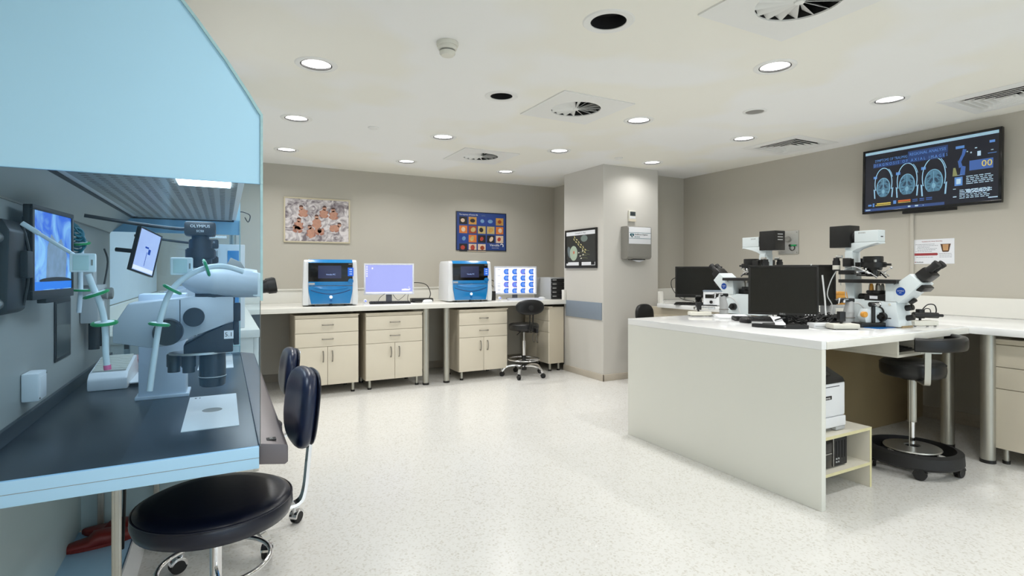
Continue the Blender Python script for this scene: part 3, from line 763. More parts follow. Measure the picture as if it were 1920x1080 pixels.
t, y = board('framed_picture', 'black framed dark picture of a round cell on the pillar', 'picture', (3.85, 5.405, 1.543), -90, .655, .475, .022, 'black', .022, mat('dark_print', C(52, 54, 52), .45, var=.15, scale=5))
flat('header_print', 'paper', t, [rect(-.30, .30, .165, .213)], y - .0008); lettering('header_text', 'Conception  in  Vitro', .026, 'txt_g', t, (0, y - .0012, .188))
flat('footer_print', 'paper', t, [rect(-.30, .30, -.205, -.165)], y - .0008)
flat('glow_print', mat('print_haze', C(120, 134, 128), .6), t, [ell(.08, .12, .07, .04, 20)], y - .0008)
e = flat('egg_cell_print', mat('print_egg', C(176, 192, 172), .6, var=.12, scale=18), t, [ell(-.14, -.055, .082, .092, 28)], y - .0012)
flat('egg_shadow_print', mat('print_egg_shadow', C(112, 124, 128), .6), t, [ell(-.235, -.04, .035, .075, 18, .3)], y - .0008)
flat('nucleus_print', mat('print_nucleus', C(206, 124, 96), .6), e, [ell(-.135, -.045, .018, .02, 12)], y - .0016)
pol, heads = [], []
for i, (a_, b_) in enumerate(((-.03, -.05), (.05, -.03), (.0, -.09), (.06, -.075), (.02, -.12))):
    heads.append(ell(a_, b_, .015, .008, 10, .1))
    for s_ in range(4): pol.append([(a_ + .03 * s_ + .012, b_ + .004 * math.sin(s_)), (a_ + .03 * s_ + .042, b_ + .004 * math.sin(s_ + 1)), (a_ + .03 * s_ + .042, b_ + .0045 + .004 * math.sin(s_ + 1)), (a_ + .03 * s_ + .012, b_ + .0045 + .004 * math.sin(s_))])
flat('sperm_print', 'offwhite', t, heads, y - .0012); flat('tail_print', mat('print_tail', C(128, 136, 100), .6), t, pol, y - .0010)
mol = []
for i in range(6):
    for j in (0, 1): mol.append(ell(-.13 + .045 * i + .012 * j, .115 - .032 * i + .028 * j, .02, .008, 10, -.9 + .5 * (i % 2)))
flat('molecule_print', mat('print_straw', C(206, 196, 136), .6), t, mol, y - .0012)
flat('thumbnail_print', 'blackm', t, [rect(-.30, -.262, -.18, -.13), rect(-.03, .03, -.213, -.15), rect(.22, .29, -.2, -.155)], y - .0016)

# thermometer and towel dispenser on the pillar front
t = thing('wall_thermostat', 'small beige wall control with dark display above the towel dispenser', 'thermostat', (4.262, 4.97, 1.922), 0)
MB().box(-.052, .052, -.022, 0, -.068, .062, .004).build('case', 'offwhite', t)
MB().box(-.036, .046, -.024, -.02, .0, .050, .001).build('display', mat('lcd', C(70, 78, 82), .2), t)
MB().box(-.04, .044, -.0235, -.02, -.034, -.006, .001).build('button_plate', 'paper', t); MB().box(-.052, .052, -.024, -.02, -.068, -.038, .001).build('lower_cover', 'cab', t)
lettering('display_digits', '22.4', .03, 'txt_k', t, (.004, -.0246, .024))
t = thing('towel_dispenser', 'grey paper towel dispenser on the pillar', 'dispenser', (4.285, 4.97, 1.60), 0)
MB().prism([(0, -.185), (0, .19), (-.115, .19), (-.125, .17), (-.125, -.165), (-.105, -.19), (-.06, -.195)], 'x', -.18, .18, .006).build('case', 'grey', t)
lb = MB().box(-.165, .165, -.1275, -.12, -.015, .180, .001).build('label_card', 'paper', t)
flat('label_rules', 'teal', lb, [rect(-.165, .165, .112, .116), rect(-.165, .165, .046, .050)], -.1282)
flat('label_logo', 'teal', lb, [ell(-.135, .090, .017, .015, 16, .5), ell(-.108, .090, .017, .015, 16, -.5), [(-.151, .086), (-.092, .086), (-.121, .056)]], -.1283)
flat('label_logo_leaf', 'white', lb, [ell(-.121, .083, .006, .014, 12, .3)], -.1286)
lettering('label_text', 'Healthcare Hygiene', .024, 'txt_k', lb, (-.085, -.1283, .094), align='LEFT', sx=1.05); lettering('label_text', 'Services', .024, 'teal', lb, (-.085, -.1283, .068), align='LEFT', sx=1.05)
MB().box(-.09, .10, -.105, -.02, -.2, -.188, .002).build('slot', 'dark_in', t)
MB().prism([(-.09, -.192), (.09, -.192), (.095, -.207), (.03, -.226), (-.01, -.222), (-.07, -.205)], 'y', -.085, -.082, 0).build('paper_towel', 'paper', t)

# ------------------------------------------------------------------ right hand counter and cabinet
t = thing('counter', 'wide white worktop along the right wall on a round post', 'counter', (0, 0, 0))
MB().box(4.375, XR - .002, -1.0, 4.66, .853, .90, .006).box(4.70, XR - .002, 4.655, 4.968, .853, .90, .002).build('worktop', 'top', t)
MB().box(XR - .022, XR - .002, -1.0, 5.20, .90, 1.055, .004).build('upstand', 'counter', t)
MB().box(4.69, 5.38, 5.225, 5.248, .90, 1.045, .004).build('end_upstand', 'counter', t); MB().box(4.382, 4.43, 4.615, 4.655, .90, 1.035, .004).build('end_post', 'counter', t)
MB().box(4.69, XR - .002, 4.966, 5.247, .853, .90, .003).build('worktop_end', 'top', t)
post(t, 4.475, 1.665, .853, .04)
cabinet('cream drawer cabinet under the right counter at the right edge', (4.50, 1.345, 0), -90, w=.60, d=.55, two=False, handles=False)
t = thing('drawer_unit', 'cream shallow drawer box hung under the far part of the right counter', 'drawer', (4.42, 4.3, .70), -90)
MB().box(-.56, .56, .02, .50, .06, .15).box(-.56, .56, .02, .5, .0, .015).build('carcass', 'cab_side', t)
MB().box(-.56, .56, .0, .02, .0, .06, .002).build('drawer_front', 'cab', t)
# plug-in socket plate, wires and conduit on the right wall
t = thing('gas_outlet_plate', 'square brushed steel plate with a green clip on the right wall', 'outlet', (XR, 3.735, 1.578), -90)
MB().box(-.118, .118, -.012, 0, -.126, .124, .003).build('plate', 'steel', t)
MB().cyl((.0, -.01, .035), (.0, -.034, .035), .035, .03, 20, .003).build('valve', 'grey', t); MB().cyl((.03, -.01, -.035), (.03, -.03, -.035), .014, seg=16).build('outlet', 'black', t)
MB().box(.03, .10, -.03, -.02, -.042, -.026, .002).build('green_clip', 'green', t); MB().torus((0, 0, 0), .028, .004, 24, 6, T=Matrix.Translation((.05, -.02, -.06)) @ Matrix.Rotation(R(90), 4, 'X')).build('ring', 'blackm', t)
for sx in (-.1, .1):
    for sz in (-.108, .106): MB().cyl((sx, -.011, sz), (sx, -.015, sz), .006, seg=10).build('screw', 'grey', t)
tag(MB().box(XR - .018, XR, 2.53, 2.556, 1.05, 1.84, .003).build('cable_conduit', 'wall'), 'thin beige cable conduit running up to the television', 'conduit')

# poster with the brown cup
t, y = board('notice', 'white notice with a brown cup picture on the right wall', 'poster', (XR, 2.385, 1.438), -90, .305, .215, .003, 'white', 0, 'paper')
lettering('notice_title', 'Guidelines for sharps discarding', .0118, 'txt_r', t, (-.01, y - .0006, .088))
pol = []
for k, (u0, u1) in enumerate(((-.135, .02), (-.12, .035), (-.12, -.02), (-.125, .03), (-.12, .02), (-.135, .0))):
    v = .062 - .0125 * k
    u = u0
    while u < u1 - .008:
        ww = random.uniform(.008, .02); pol.append(rect(u, min(u + ww, u1), v, v + .0032)); u += ww + .003
for k in range(3):
    u = .045
    while u < .125: ww = random.uniform(.008, .02); pol.append(rect(u, u + ww, -.022 - .014 * k, -.0188 - .014 * k)); u += ww + .003
u = -.13
while u < .0: ww = random.uniform(.008, .02); pol.append(rect(u, u + ww, -.05, -.0468)); u += ww + .003
flat('body_text', 'txt_g', t, pol, y - .0006)
flat('red_arrow', 'txt_r', t, [[(-.143, -.034), (.028, -.034), (.036, -.024), (.028, -.013), (-.143, -.013)]], y - .0008)
cp = flat('cup_print', mat('cup_brown', C(86, 56, 32), .6, var=.1), t, [[(.052, .062), (.128, .062), (.125, .052), (.114, -.002), (.106, -.006), (.074, -.006), (.066, -.002), (.055, .052)]], y - .0008)
flat('cup_label_print', mat('cup_tan', C(196, 152, 106), .6, var=.15), cp, [[(.068, .058), (.112, .058), (.108, .006), (.073, .006)]], y - .0012)
flat('footer_mark', 'txt_r', t, [rect(-.14, -.132, -.094, -.087)], y - .0008); lettering('footer_text', 'Needlesafe', .012, 'txt_k', t, (-.128, y - .0006, -.091), align='LEFT')

# ------------------------------------------------------------------ television
t = thing('television', 'large wall television showing brain scans on the right wall', 'television', (5.335, 2.412, 2.10), -90)
w, h = 1.035, .592
T = Matrix.Rotation(R(-1.5), 4, 'X')
MB().box(-w / 2, w / 2, .0, .03, -h / 2, h / 2, .006, T).box(-w / 2 + .12, w / 2 - .12, .025, .05, -h / 2 + .06, h / 2 - .1, .008, T).build('casing', 'black', t)
bz = .021
b = MB()
for r in ((-w / 2, w / 2, h / 2 - bz, h / 2), (-w / 2, w / 2, -h / 2, -h / 2 + bz), (-w / 2, -w / 2 + bz, -h / 2 + bz, h / 2 - bz), (w / 2 - bz, w / 2, -h / 2 + bz, h / 2 - bz)): b.box(r[0], r[1], -.008, .002, r[2], r[3], .002, T)
b.build('bezel', 'blackg', t)
MB().box(-.2, .2, .03, .062, -.32, .1, .003).build('wall_bracket', 'black', t)
sw, sh = w / 2 - bz, h / 2 - bz
sc = MB().box(-sw, sw, -.003, .0, -sh, sh, 0, T).build('screen', emis('scan_navy', C(9, 15, 32), .8, var=.3, scale=2), t)
E_ = {k: emis('scan_' + k, C(*c_), 1.0, var=v_, scale=s_) for k, (c_, v_, s_) in dict(bar=((150, 186, 204), .15, 4), title=((86, 134, 196), .1, 9), block=((30, 58, 108), .15, 9), arc=((150, 196, 226), .25, 30), brain=((74, 118, 142), .4, 45), brain2=((120, 168, 190), .3, 60), dark=((34, 62, 84), .3, 60), yel=((220, 196, 90), .1, 9), org=((206, 100, 40), .15, 9), txt=((176, 206, 226), .2, 40), dock=((48, 74, 126), .1, 6), mid=((60, 96, 160), .1, 6), olive=((132, 136, 90), .2, 9)).items()}
def UV(fx, fy): return (-sw + 2 * sw * fx, sh - 2 * sh * fy)
def fr(x0, y0, x1, y1): a_, b_ = UV(x0, y1), UV(x1, y0); return rect(a_[0], b_[0], a_[1], b_[1])
def tv(name, m, polys, y=-.0036): return tflat(name, E_[m], sc, T, polys, y)
tv('top_bar', 'bar', [fr(0, 0, 1, .045)])
tv('title_block', 'block', [fr(.07, .20, .64, .275), fr(.36, .09, .66, .20)])
def tvt(txt, fx, fy, size, m, al='LEFT', sx=1.0):
    a_, b_ = UV(fx, fy); lettering('screen_text', txt, size, E_[m], sc, tuple(T @ Vector((a_, -.0042, b_))), T, al, .0002, sx)
tvt('SYMPTOMS OF TRAUMAS', .085, .165, .036, 'title', sx=.66); tvt('REGIONAL ANALYSIS', .372, .145, .036, 'title', sx=.80)
tvt('D I A G N O S I S   O F   A X I A L   I M A G E S', .075, .238, .036, 'title', sx=.80)
pol, br, b2, dk = [], [], [], []
for k in range(3):
    cu_, cv_ = UV((.16, .355, .56)[k], .55); s_ = (.92, 1.0, 1.08)[k]
    pol.append(arcband(cu_, cv_, .082 * s_, .155 * s_, .007, R(-25), R(205)))
    for sg in (-1, 1):
        a0 = [(cu_ + sg * .079 * s_, cv_ - .055 * s_), (cu_ + sg * .090 * s_, cv_ - .05 * s_), (cu_ + sg * .083 * s_, cv_ - .145 * s_), (cu_ + sg * .073 * s_, cv_ - .145 * s_)]; pol.append(a0)
        pol.append(arcband(cu_, cv_, .090 * s_, .163 * s_, .004, R(20) if sg > 0 else R(24), R(58) if sg > 0 else R(50)))
    o_ = ell(cu_, cv_ - .04, .063 * s_, .098 * s_, 28); o_ = [(a_, max(b_, cv_ - .125)) for a_, b_ in o_]; br.append(o_)
    for sg in (-1, 1):
        dk.append(ell(cu_ + sg * .018 * s_, cv_ - .03, .010 * s_, .022 * s_, 12, sg * .4)); dk.append(ell(cu_ + sg * .036 * s_, cv_ + .005, .008, .018, 10, sg * .7))
        for q in range(5): dk.append(ell(cu_ + sg * (.030 + .006 * (q % 2)) * s_, cv_ - .095 + .026 * q, .012, .0035, 8, sg * .5 * (q % 3 - 1)))
    b2.append(ell(cu_, cv_ - .075, .014 * s_, .022 * s_, 12)); b2.append(rect(cu_ - .0015, cu_ + .0015, cv_ - .12, cv_ + .05)); b2.append(arcband(cu_, cv_ - .04, .063 * s_, .098 * s_, .006, R(-40), R(220)))
tv('skull_arcs', 'arc', pol); tv('brain_slices', 'brain', br); tv('brain_dark_areas', 'dark', dk, -.004); tv('brain_bright_areas', 'brain2', b2, -.0044)
tv('scan_tags', 'title', [fr(.075, .42, .105, .46), fr(.265, .40, .30, .445), fr(.465, .375, .50, .42), fr(.03, .885, .06, .915), fr(.07, .87, .085, .93), fr(.245, .855, .27, .91)])
tv('yellow_bars', 'yel', [fr(.105, .875, .225, .893), fr(.095, .905, .225, .918)]); tv('orange_bars', 'org', [fr(.285, .86, .385, .885)]); tv('orange_base', 'yel', [fr(.285, .895, .385, .904)])
tv('blue_dashes', 'mid', [fr(.40, .865, .44, .878), fr(.455, .862, .49, .876), fr(.505, .86, .55, .874), fr(.40, .892, .44, .904), fr(.455, .89, .49, .902), fr(.505, .887, .55, .9)])
tv('dock_bar', 'dock', [fr(0, .955, .64, 1.0)]); tv('dock_icons', 'txt', [fr(.01, .97, .05, .985), fr(.365, .962, .385, .985), fr(.42, .962, .445, .985), fr(.48, .97, .487, .98)], -.004)
tv('right_badges', 'title', [fr(.715, .14, .775, .18), fr(.94, .13, .975, .165), fr(.93, .31, .985, .318)])
tv('info_box', 'mid', [fr(.81, .385, .965, .53)]); tv('preview_box', 'title', [fr(.71, .605, .765, .735)]); tv('preview_picture', 'txt', [fr(.722, .63, .753, .71)], -.004)
a_, b_ = UV(.925, .455); lettering('screen_digits', '00', .072, E_['yel'], sc, tuple(T @ Vector((a_, -.0042, b_))), T, 'CENTER', .0002)
robot = [[UV(.765, .19), UV(.79, .21), UV(.775, .30), UV(.755, .30)], [UV(.755, .28), UV(.775, .29), UV(.755, .38), UV(.735, .37)], [UV(.73, .36), UV(.752, .37), UV(.765, .46), UV(.74, .47)], fr(.845, .2, .86, .215), fr(.862, .26, .885, .33), fr(.79, .235, .80, .25), fr(.815, .255, .825, .275), fr(.95, .265, .965, .275), fr(.715, .575, .765, .58)]
tv('machine_parts', 'txt', robot[3:5] + robot[5:]); tv('machine_figure', 'mid', robot[:3] + [[UV(.755, .44), UV(.785, .46), UV(.78, .585), UV(.745, .585)]]); tv('machine_cone', 'olive', [[UV(.70, .46), UV(.715, .46), UV(.73, .585), UV(.695, .585)]])
pol = []
for k in range(7):
    fy = .605 + .027 * k + (.07 if k > 4 else 0)
    fx = .79
    while fx < .955: ww = random.uniform(.015, .05); pol.append(fr(fx, fy, min(fx + ww, .965), fy + .011)); fx += ww + .008
for k in range(6):
    fx = .745
    while fx < .93: ww = random.uniform(.015, .05); pol.append(fr(fx, .80 + .024 * k, min(fx + ww, .945), .81 + .024 * k)); fx += ww + .008
pol += [fr(.70, .775, .72, .785), fr(.70, .89, .725, .905), fr(.935, .945, .995, .96)]
tv('text_lines', 'txt', pol)

# ------------------------------------------------------------------ island
t = thing('island_desk', 'big cream island desk with waterfall end panel and white top', 'desk', (0, 0, 0))
b = MB().box(2.775, 2.812, 1.732, 3.275, 0, .853, .003)
b.build('end_panel', 'island', t)
MB().box(2.775, 4.372, 1.732, 3.275, .853, .90, .003).build('worktop', 'top', t)
MB().box(2.815, 4.372, 1.728, 1.735, .853, .893, .001).build('front_edge', 'counter', t)
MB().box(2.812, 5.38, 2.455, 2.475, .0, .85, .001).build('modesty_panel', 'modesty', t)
post(t, 4.625, 1.955, .853, .04)
t = thing('keyboard_shelf', 'pale open keyboard shelf hung under the island beside the leather stool', 'shelf', (0, 0, 0))
MB().box(3.645, 3.665, 1.80, 2.30, .752, .85, .002).build('side', 'shelf', t); MB().box(4.315, 4.335, 1.80, 2.30, .752, .85, .002).build('side', 'shelf', t)
MB().box(3.645, 4.335, 1.80, 2.30, .735, .752, .002).build('tray', 'shelf', t); MB().box(4.00, 4.016, 1.80, 2.30, .752, .85, .001).build('divider', 'shelf', t)
keyboard('black keyboard inside the open hung shelf under the island', (3.83, 1.93, .752), 0, .30, .14, 'black', 'blackm')
# printer shelf
t = thing('printer_shelf', 'low cream shelf unit under the island holding the printer', 'shelf', (0, 0, 0))
for x0, x1 in ((2.818, 2.836), (3.345, 3.363)): MB().box(x0, x1, 1.80, 2.28, 0, .352, .001).build('side', 'shelf', t)
for z in (.335, .13): MB().box(2.836, 3.345, 1.80, 2.28, z, z + .017, .001).build('board', 'shelf', t)
b = MB().box(3.345, 3.3635, 1.7985, 1.80, 0, .352); b.box(2.818, 3.345, 1.7985, 1.80, .335, .352).box(2.818, 3.345, 1.7985, 1.80, .13, .147); b.build('edge_band', 'edge_y', t)
t = thing('printer', 'white and black laser printer on the low shelf under the island', 'printer', (3.0, 1.85, .352), 0)
MB().box(-.17, .185, 0, .36, .085, .275, .008).build('casing', 'white', t); MB().box(-.17, .185, -.006, .36, .025, .082, .006).build('paper_tray', 'white', t)
MB().box(-.15, .16, .02, .34, .0, .026, .003).build('foot', 'grey', t); MB().box(.09, .18, -.004, .06, .004, .024, .003).build('front_foot', 'lgrey', t)
MB().prism([(-.004, .275), (.36, .275), (.36, .38), (.17, .38), (.012, .30)], 'x', -.17, .185, .006).build('top_cover', 'black', t)
MB().prism([(.03, .3145), (.13, .363), (.13, .366), (.03, .3175)], 'x', -.05, .10, .001).build('touch_display', 'screen_off', t)
MB().box(-.16, .13, -.002, .01, .255, .258).build('output_slot', 'dark_in', t); MB().box(-.02, .055, -.003, .004, .185, .206, .002).build('maker_plate', 'black', t); lettering('maker_text', 'xerox', .018, 'txt_w', t, (.0175, -.0036, .196))
t = thing('desktop_computer', 'black computer tower lying on the bottom board of the printer shelf', 'computer', (3.02, 1.84, .147), 0)
MB().box(-.18, .175, .012, .38, .006, .172, .008).build('casing', 'black', t); MB().box(-.18, .03, 0, .02, .008, .170, .006).build('drive_cover', 'blackg', t); MB().box(.04, .170, 0, .02, .008, .170, .006).build('front_vent', 'blackm', t)
for k in range(4): MB().box(.06 + .028 * k, .066 + .028 * k, -.002, .003, .05, .15).build('vent_slot', 'dark_in', t)
MB().box(.031, .037, -.003, .01, .01, .168).build('silver_strip', 'steel', t); MB().box(-.17, .02, -.002, .002, .085, .09).build('drive_line', 'steel', t)
for k in range(4): MB().box(.058 + .02 * (k % 2), .068 + .02 * (k % 2), -.004, .002, .028 + .018 * (k // 2), .036 + .018 * (k // 2)).build('port', 'lgrey', t)
t = thing('power_strip', 'black plugs and cables hanging under the island above the printer', 'cable', (2.88, 1.93, .80), 0)
MB().box(-.05, .10, 0, .04, .02, .05, .003).build('socket_bar', 'blackm', t); MB().box(-.02, .012, -.02, .02, -.025, .025, .004).box(.05, .08, -.02, .02, -.02, .03, .004).build('plug', 'black', t)
MB().tube([(.065, 0, -.02), (.06, 0, -.06), (.03, .01, -.09), (-.02, .02, -.10)], .006, 8, smooth=5).tube([(-.005, 0, -.02), (-.01, .01, -.07), (-.04, .02, -.09)], .006, 8, smooth=5).build('cord', 'black', t)
# ------------------------------------------------------------------ inverted microscopes on the island
def microscope(label, loc, rz):
    t = thing('inverted_microscope', label, 'microscope', loc, rz, 'tall inverted microscopes on the island')
    b = MB().prism([(-.09, .006), (.25, .006), (.25, .17), (-.072, .17)], 'x', -.08, .08, .006)
    b.prism([(-.072, .165), (-.007, .165), (-.007, .288), (-.058, .288)], 'x', -.08, .08, .005)
    b.prism([(.206, .165), (.25, .165), (.272, .29), (.275, .505), (.222, .505), (.212, .29)], 'x', -.05, .05, .006)
    b.box(-.05, .05, -.01, .21, .16, .176, .003)
    bd = b.build('stand', 'scope', t)
    MB().box(-.06, .06, -.0005, .205, .176, .285).build('inner_shadow_plate', 'grey', bd) if False else None
    for sx in (-1, 1):
        MB().box(sx * .0795 - .001, sx * .0795 + .001, -.072, .0, .168, .170).build('seam', 'grey', bd)
        k = MB().cyl((sx * .08, .005, .068), (sx * .112, .005, .068), .030, .028, 28, .003).cyl((sx * .112, .005, .068), (sx * .128, .005, .068), .017, seg=20, bev=.002).build('focus_knob', 'black', t)
        MB().box(sx * .118 - .004, sx * .118 + .004, -.062, -.01, .058, .066, .002).build('lever', 'blackg', k)
        MB().cyl((sx * .08, -.035, .15), (sx * .084, -.035, .15), .008, seg=16).build('cover_cap', 'offwhite', t)
    hd = MB().prism([(-.050, .272), (-.152, .352), (-.214, .288), (-.088, .160), (-.062, .18)], 'x', -.082, .082, .005).build('tube_head', 'scope', t)
    for sx in (-1, 1):
        MB().cyl((sx * .081, -.100, .238), (sx * .0835, -.100, .238), .027, seg=32).build('badge', 'badge', hd)
        Tm = Matrix.Translation((sx * .0839, -.100, .241)) @ Matrix.Rotation(R(-90 if sx < 0 else 90), 4, 'Z')
        lettering('badge_text', 'OLYMPUS', .009, 'txt_w', hd, (0, 0, 0), Tm); lettering('badge_text', 'IX71', .007, 'txt_w', hd, (0, 0, 0), Tm @ Matrix.Translation((0, 0, -.012)))
    d = Vector((0, -.76, .65)).normalized(); up = Vector((0, .65, .76))
    O = Vector((0, -.182, .322))
    Tb = Matrix.Translation(O) @ Matrix(((1, 0, 0), (0, d.y, up.y), (0, d.z, up.z))).to_4x4()
    Tb = Matrix.Translation(O) @ Matrix(((1, 0, 0, 0), (0, d.y, up.y, 0), (0, d.z, up.z, 0), (0, 0, 0, 1)))
    bn = MB().box(-.055, .055, .002, .075, -.040, .036, .014, Tb).build('binocular_body', 'black', t)
    for sx in (-1, 1):
        MB().cyl(Tb @ Vector((sx * .032, .06, .006)), Tb @ Vector((sx * .032, .115, .006)), .022, .020, 24, .002).cyl(Tb @ Vector((sx * .032, .112, .006)), Tb @ Vector((sx * .032, .140, .006)), .023, .025, 24, .002).build('eyepiece', 'blackm', bn)
    MB().prism([(-.205, .285), (-.228, .262), (-.205, .236), (-.172, .246)], 'x', -.06, .06, .006).build('side_port', 'black', t)
    # stage, nosepiece and lenses
    MB().box(-.115, .115, -.09, .28, .288, .312, .003).build('stage', 'black', t)
    nb = MB().cyl((0, .09, .215), (0, .09, .238), .058, seg=32, bev=.004).box(-.06, .02, .0, .135, .168, .214, .004).cyl((0, .13, .19), (0, .195, .19), .024, seg=20).build('nosepiece', 'black', t)
    for k in range(5):
        a = 2 * PI * k / 5 + .3; x, y = .036 * math.cos(a), .09 + .036 * math.sin(a)
        MB().cyl((x, y, .236), (x, y, .272), .013, .011, 16).cyl((x, y, .27), (x, y, .284), .010, .006, 16).build('objective', 'orange' if k == 2 else 'steel', nb)
    MB().box(-.062, -.060, .05, .10, .182, .202).build('label_plate', 'paper', nb)
    # upper illumination arm
    MB().prism([(.275, .50), (.278, .556), (.21, .568), (.055, .569), (.05, .556), (.15, .545), (.20, .528), (.222, .50)], 'x', -.042, .042, .006).build('upper_arm', 'scope', t)
    h_ = MB().box(-.042, .042, .055, .212, .569, .648, .004).build('lamp_head', 'scope', t)
    for k in range(6):
        for sx in (-1, 1): MB().box(sx * .0422 - .0006, sx * .0422 + .0006, .14 + .008 * k, .143 + .008 * k, .628, .638).build('vent_slot', 'grey', h_)
    MB().box(-.012, .012, .052, .056, .60, .606).build('front_slot', 'blackm', h_)
    MB().cyl((0, .205, .605), (0, .24, .605), .036, seg=24).build('coupling_ring', 'blackm', t)
    l_ = MB().box(-.062, .062, .232, .375, .535, .690, .005).build('lamp_housing', 'black', t)
    for k in range(3): MB().box(-.03, .03, .3745, .377, .66 - .022 * k, .666 - .022 * k).build('vent_slot', 'lgrey', l_)
    # condenser and micromanipulators
    cn = MB().cyl((0, .11, .395), (0, .11, .430), .078, seg=32, bev=.004).cyl((0, .11, .430), (0, .11, .470), .060, seg=28, bev=.003).box(-.02, .02, .11, .225, .40, .43, .003).box(-.012, .012, .0, .06, .405, .42, .002).cyl((0, .11, .395), (0, .11, .375), .056, .05, 28).build('condenser', 'black', t)
    MB().cyl((0, .115, .376), (0, .115, .332), .044, .040, 28, .004).build('condenser_lens', 'blackg', cn)
    MB().cyl((-.05, .07, .423), (-.05, .07, .446), .009, seg=12).build('set_screw', 'steel', cn)
    for sx in (-1, 1):
        m_ = MB().box(sx * .085 - .022, sx * .085 + .022, .20, .255, .40, .455, .004).box(sx * .085 - .03, sx * .085 + .03, .19, .28, .345, .375, .004).box(sx * .05 - .04, sx * .05 + .04, .225, .265, .43, .46, .003).build('manipulator_block', 'black', t)
        MB().cyl((sx * .085, .31, .37), (sx * .085, .31, .445), .024, seg=20, bev=.003).cyl((sx * .085, .31, .44), (sx * .085, .31, .462), .019, seg=20).build('motor', 'blackm', m_)
        MB().cyl((sx * .085, .31, .38), (sx * .085, .31, .41), .0245, seg=20).build('motor_band', 'offwhite', m_)
        MB().cyl((sx * .085, .27, .47), (sx * .085, .31, .47), .011, seg=14).build('drive_screw', 'steel', m_); MB().cyl((sx * .075, .16, .36), (sx * .075, .20, .36), .012, seg=14).build('drive_screw', 'steel', m_)
        MB().box(sx * .075 - .014, sx * .075 + .014, .11, .19, .355, .37, .002).cyl((sx * .07, .09, .35), (sx * .07, .14, .375), .011, seg=14).cyl((sx * .055, .055, .325), (sx * .07, .11, .37), .006, seg=10).cyl((sx * .07, .12, .375), (sx * .05, .12, .41), .008, seg=10).build('needle_holder', 'chrome', m_)
        MB().box(sx * .06 - .03, sx * .06 + .03, .10, .17, .335, .345, .002).build('holder_rail', 'black', m_)
        MB().tube([(sx * .085, .31, .37), (sx * .10, .34, .30), (sx * .11, .36, .20), (sx * .10, .33, .12), (sx * .12, .34, .03)], .0035, 6, smooth=5).tube([(sx * .075, .14, .38), (sx * .09, .20, .40), (sx * .10, .27, .36), (sx * .09, .28, .31), (sx * .10, .27, .27)], .003, 6, smooth=5).build('white_tube', 'cable_w', m_)
    ax = MB().cyl((-.045, .075, .38), (-.06, .0, .362), .003, seg=8).cyl((-.06, .01, .362), (-.06, -.03, .387), .003, seg=8).ball((-.06, -.035, .392), .008).cyl((-.06, .02, .366), (-.055, -.01, .342), .003, seg=8).ball((-.055, -.014, .338), .006).ball((-.068, .0, .352), .006).build('joystick_pins', 'chrome', t)
    # front lower panel controls
    for z, y in ((.125, -.105), (.06, -.11)): MB().cyl((.03, y + .03, z), (.03, y - .016, z + .01), .019, .019, 20, .003).build('front_knob', 'black', t)
    MB().cyl((.03, -.10, .16), (.03, -.135, .185), .014, seg=16, bev=.002).build('front_switch', 'black', t)
    MB().box(-.05, .07, -.10, -.05, 0, .012, .002).box(-.07, .07, .16, .22, 0, .012, .002).build('foot', 'modesty', t)
    return t
ms = microscope('white inverted microscope with its eyepieces pointing right beside the leather stool', (3.92, 1.977, .90), 0)
dup(ms, 'white inverted microscope half hidden behind the black monitor, eyepieces pointing left', (3.89, 3.14, .90), 180)

# ------------------------------------------------------------------ monitors and small gear on the island
t, bz, sc, T = monitor('computer_monitor', 'black switched-off monitor standing nearest on the island', (3.325, 2.345, .90), -54, .425, .335, .240, 'black', 'screen_off', .013, tilt=-6, stand='v')
lettering('maker_text', 'DELL', .017, 'lgrey', bz, tuple(T @ Vector((0, -.0068, -.161))), T.to_3x3().to_4x4())
tflat('button_lights', 'txt_w', bz, T, [ell(.135 + .018 * k, -.161, .0032, .0032, 10) for k in range(4)], -.0068)
t, bz, sc, T = monitor('computer_monitor', 'second black switched-off monitor behind the nearest one on the island', (3.945, 2.60, .90), -54, .42, .31, .262, 'black', 'screen_off', .013, tilt=-4)
t, bz, sc, T = monitor('computer_monitor', 'wide black switched-off monitor on the far right counter by the wall', (4.70, 4.35, .90), -52, .50, .35, .245, 'black', 'screen_off', .018, chin=.02)
lettering('maker_text', 'SAMSUNG', .012, 'lgrey', bz, tuple(T @ Vector((0, -.0068, -.155))), T.to_3x3().to_4x4())
MB().tube([(-.22, .03, .30), (-.29, .04, .27), (-.30, .05, .2), (-.26, .05, .12), (-.18, .04, .05), (-.05, .1, .02)], .004, 6, smooth=5).build('cable', 'black', t)
keyboard('black keyboard in front of the far switched-off monitor', (4.52, 4.22, .90), -52, .44, .15, 'blackm', 'black')
keyboard('black keyboard half under the nearest switched-off monitor', (3.53, 2.66, .90), -40, .40, .15, 'blackm', 'black')
mouse('black computer mouse on the island left of the nearest monitor', (3.30, 2.62, .90), -30, 'blackm', 1.2)

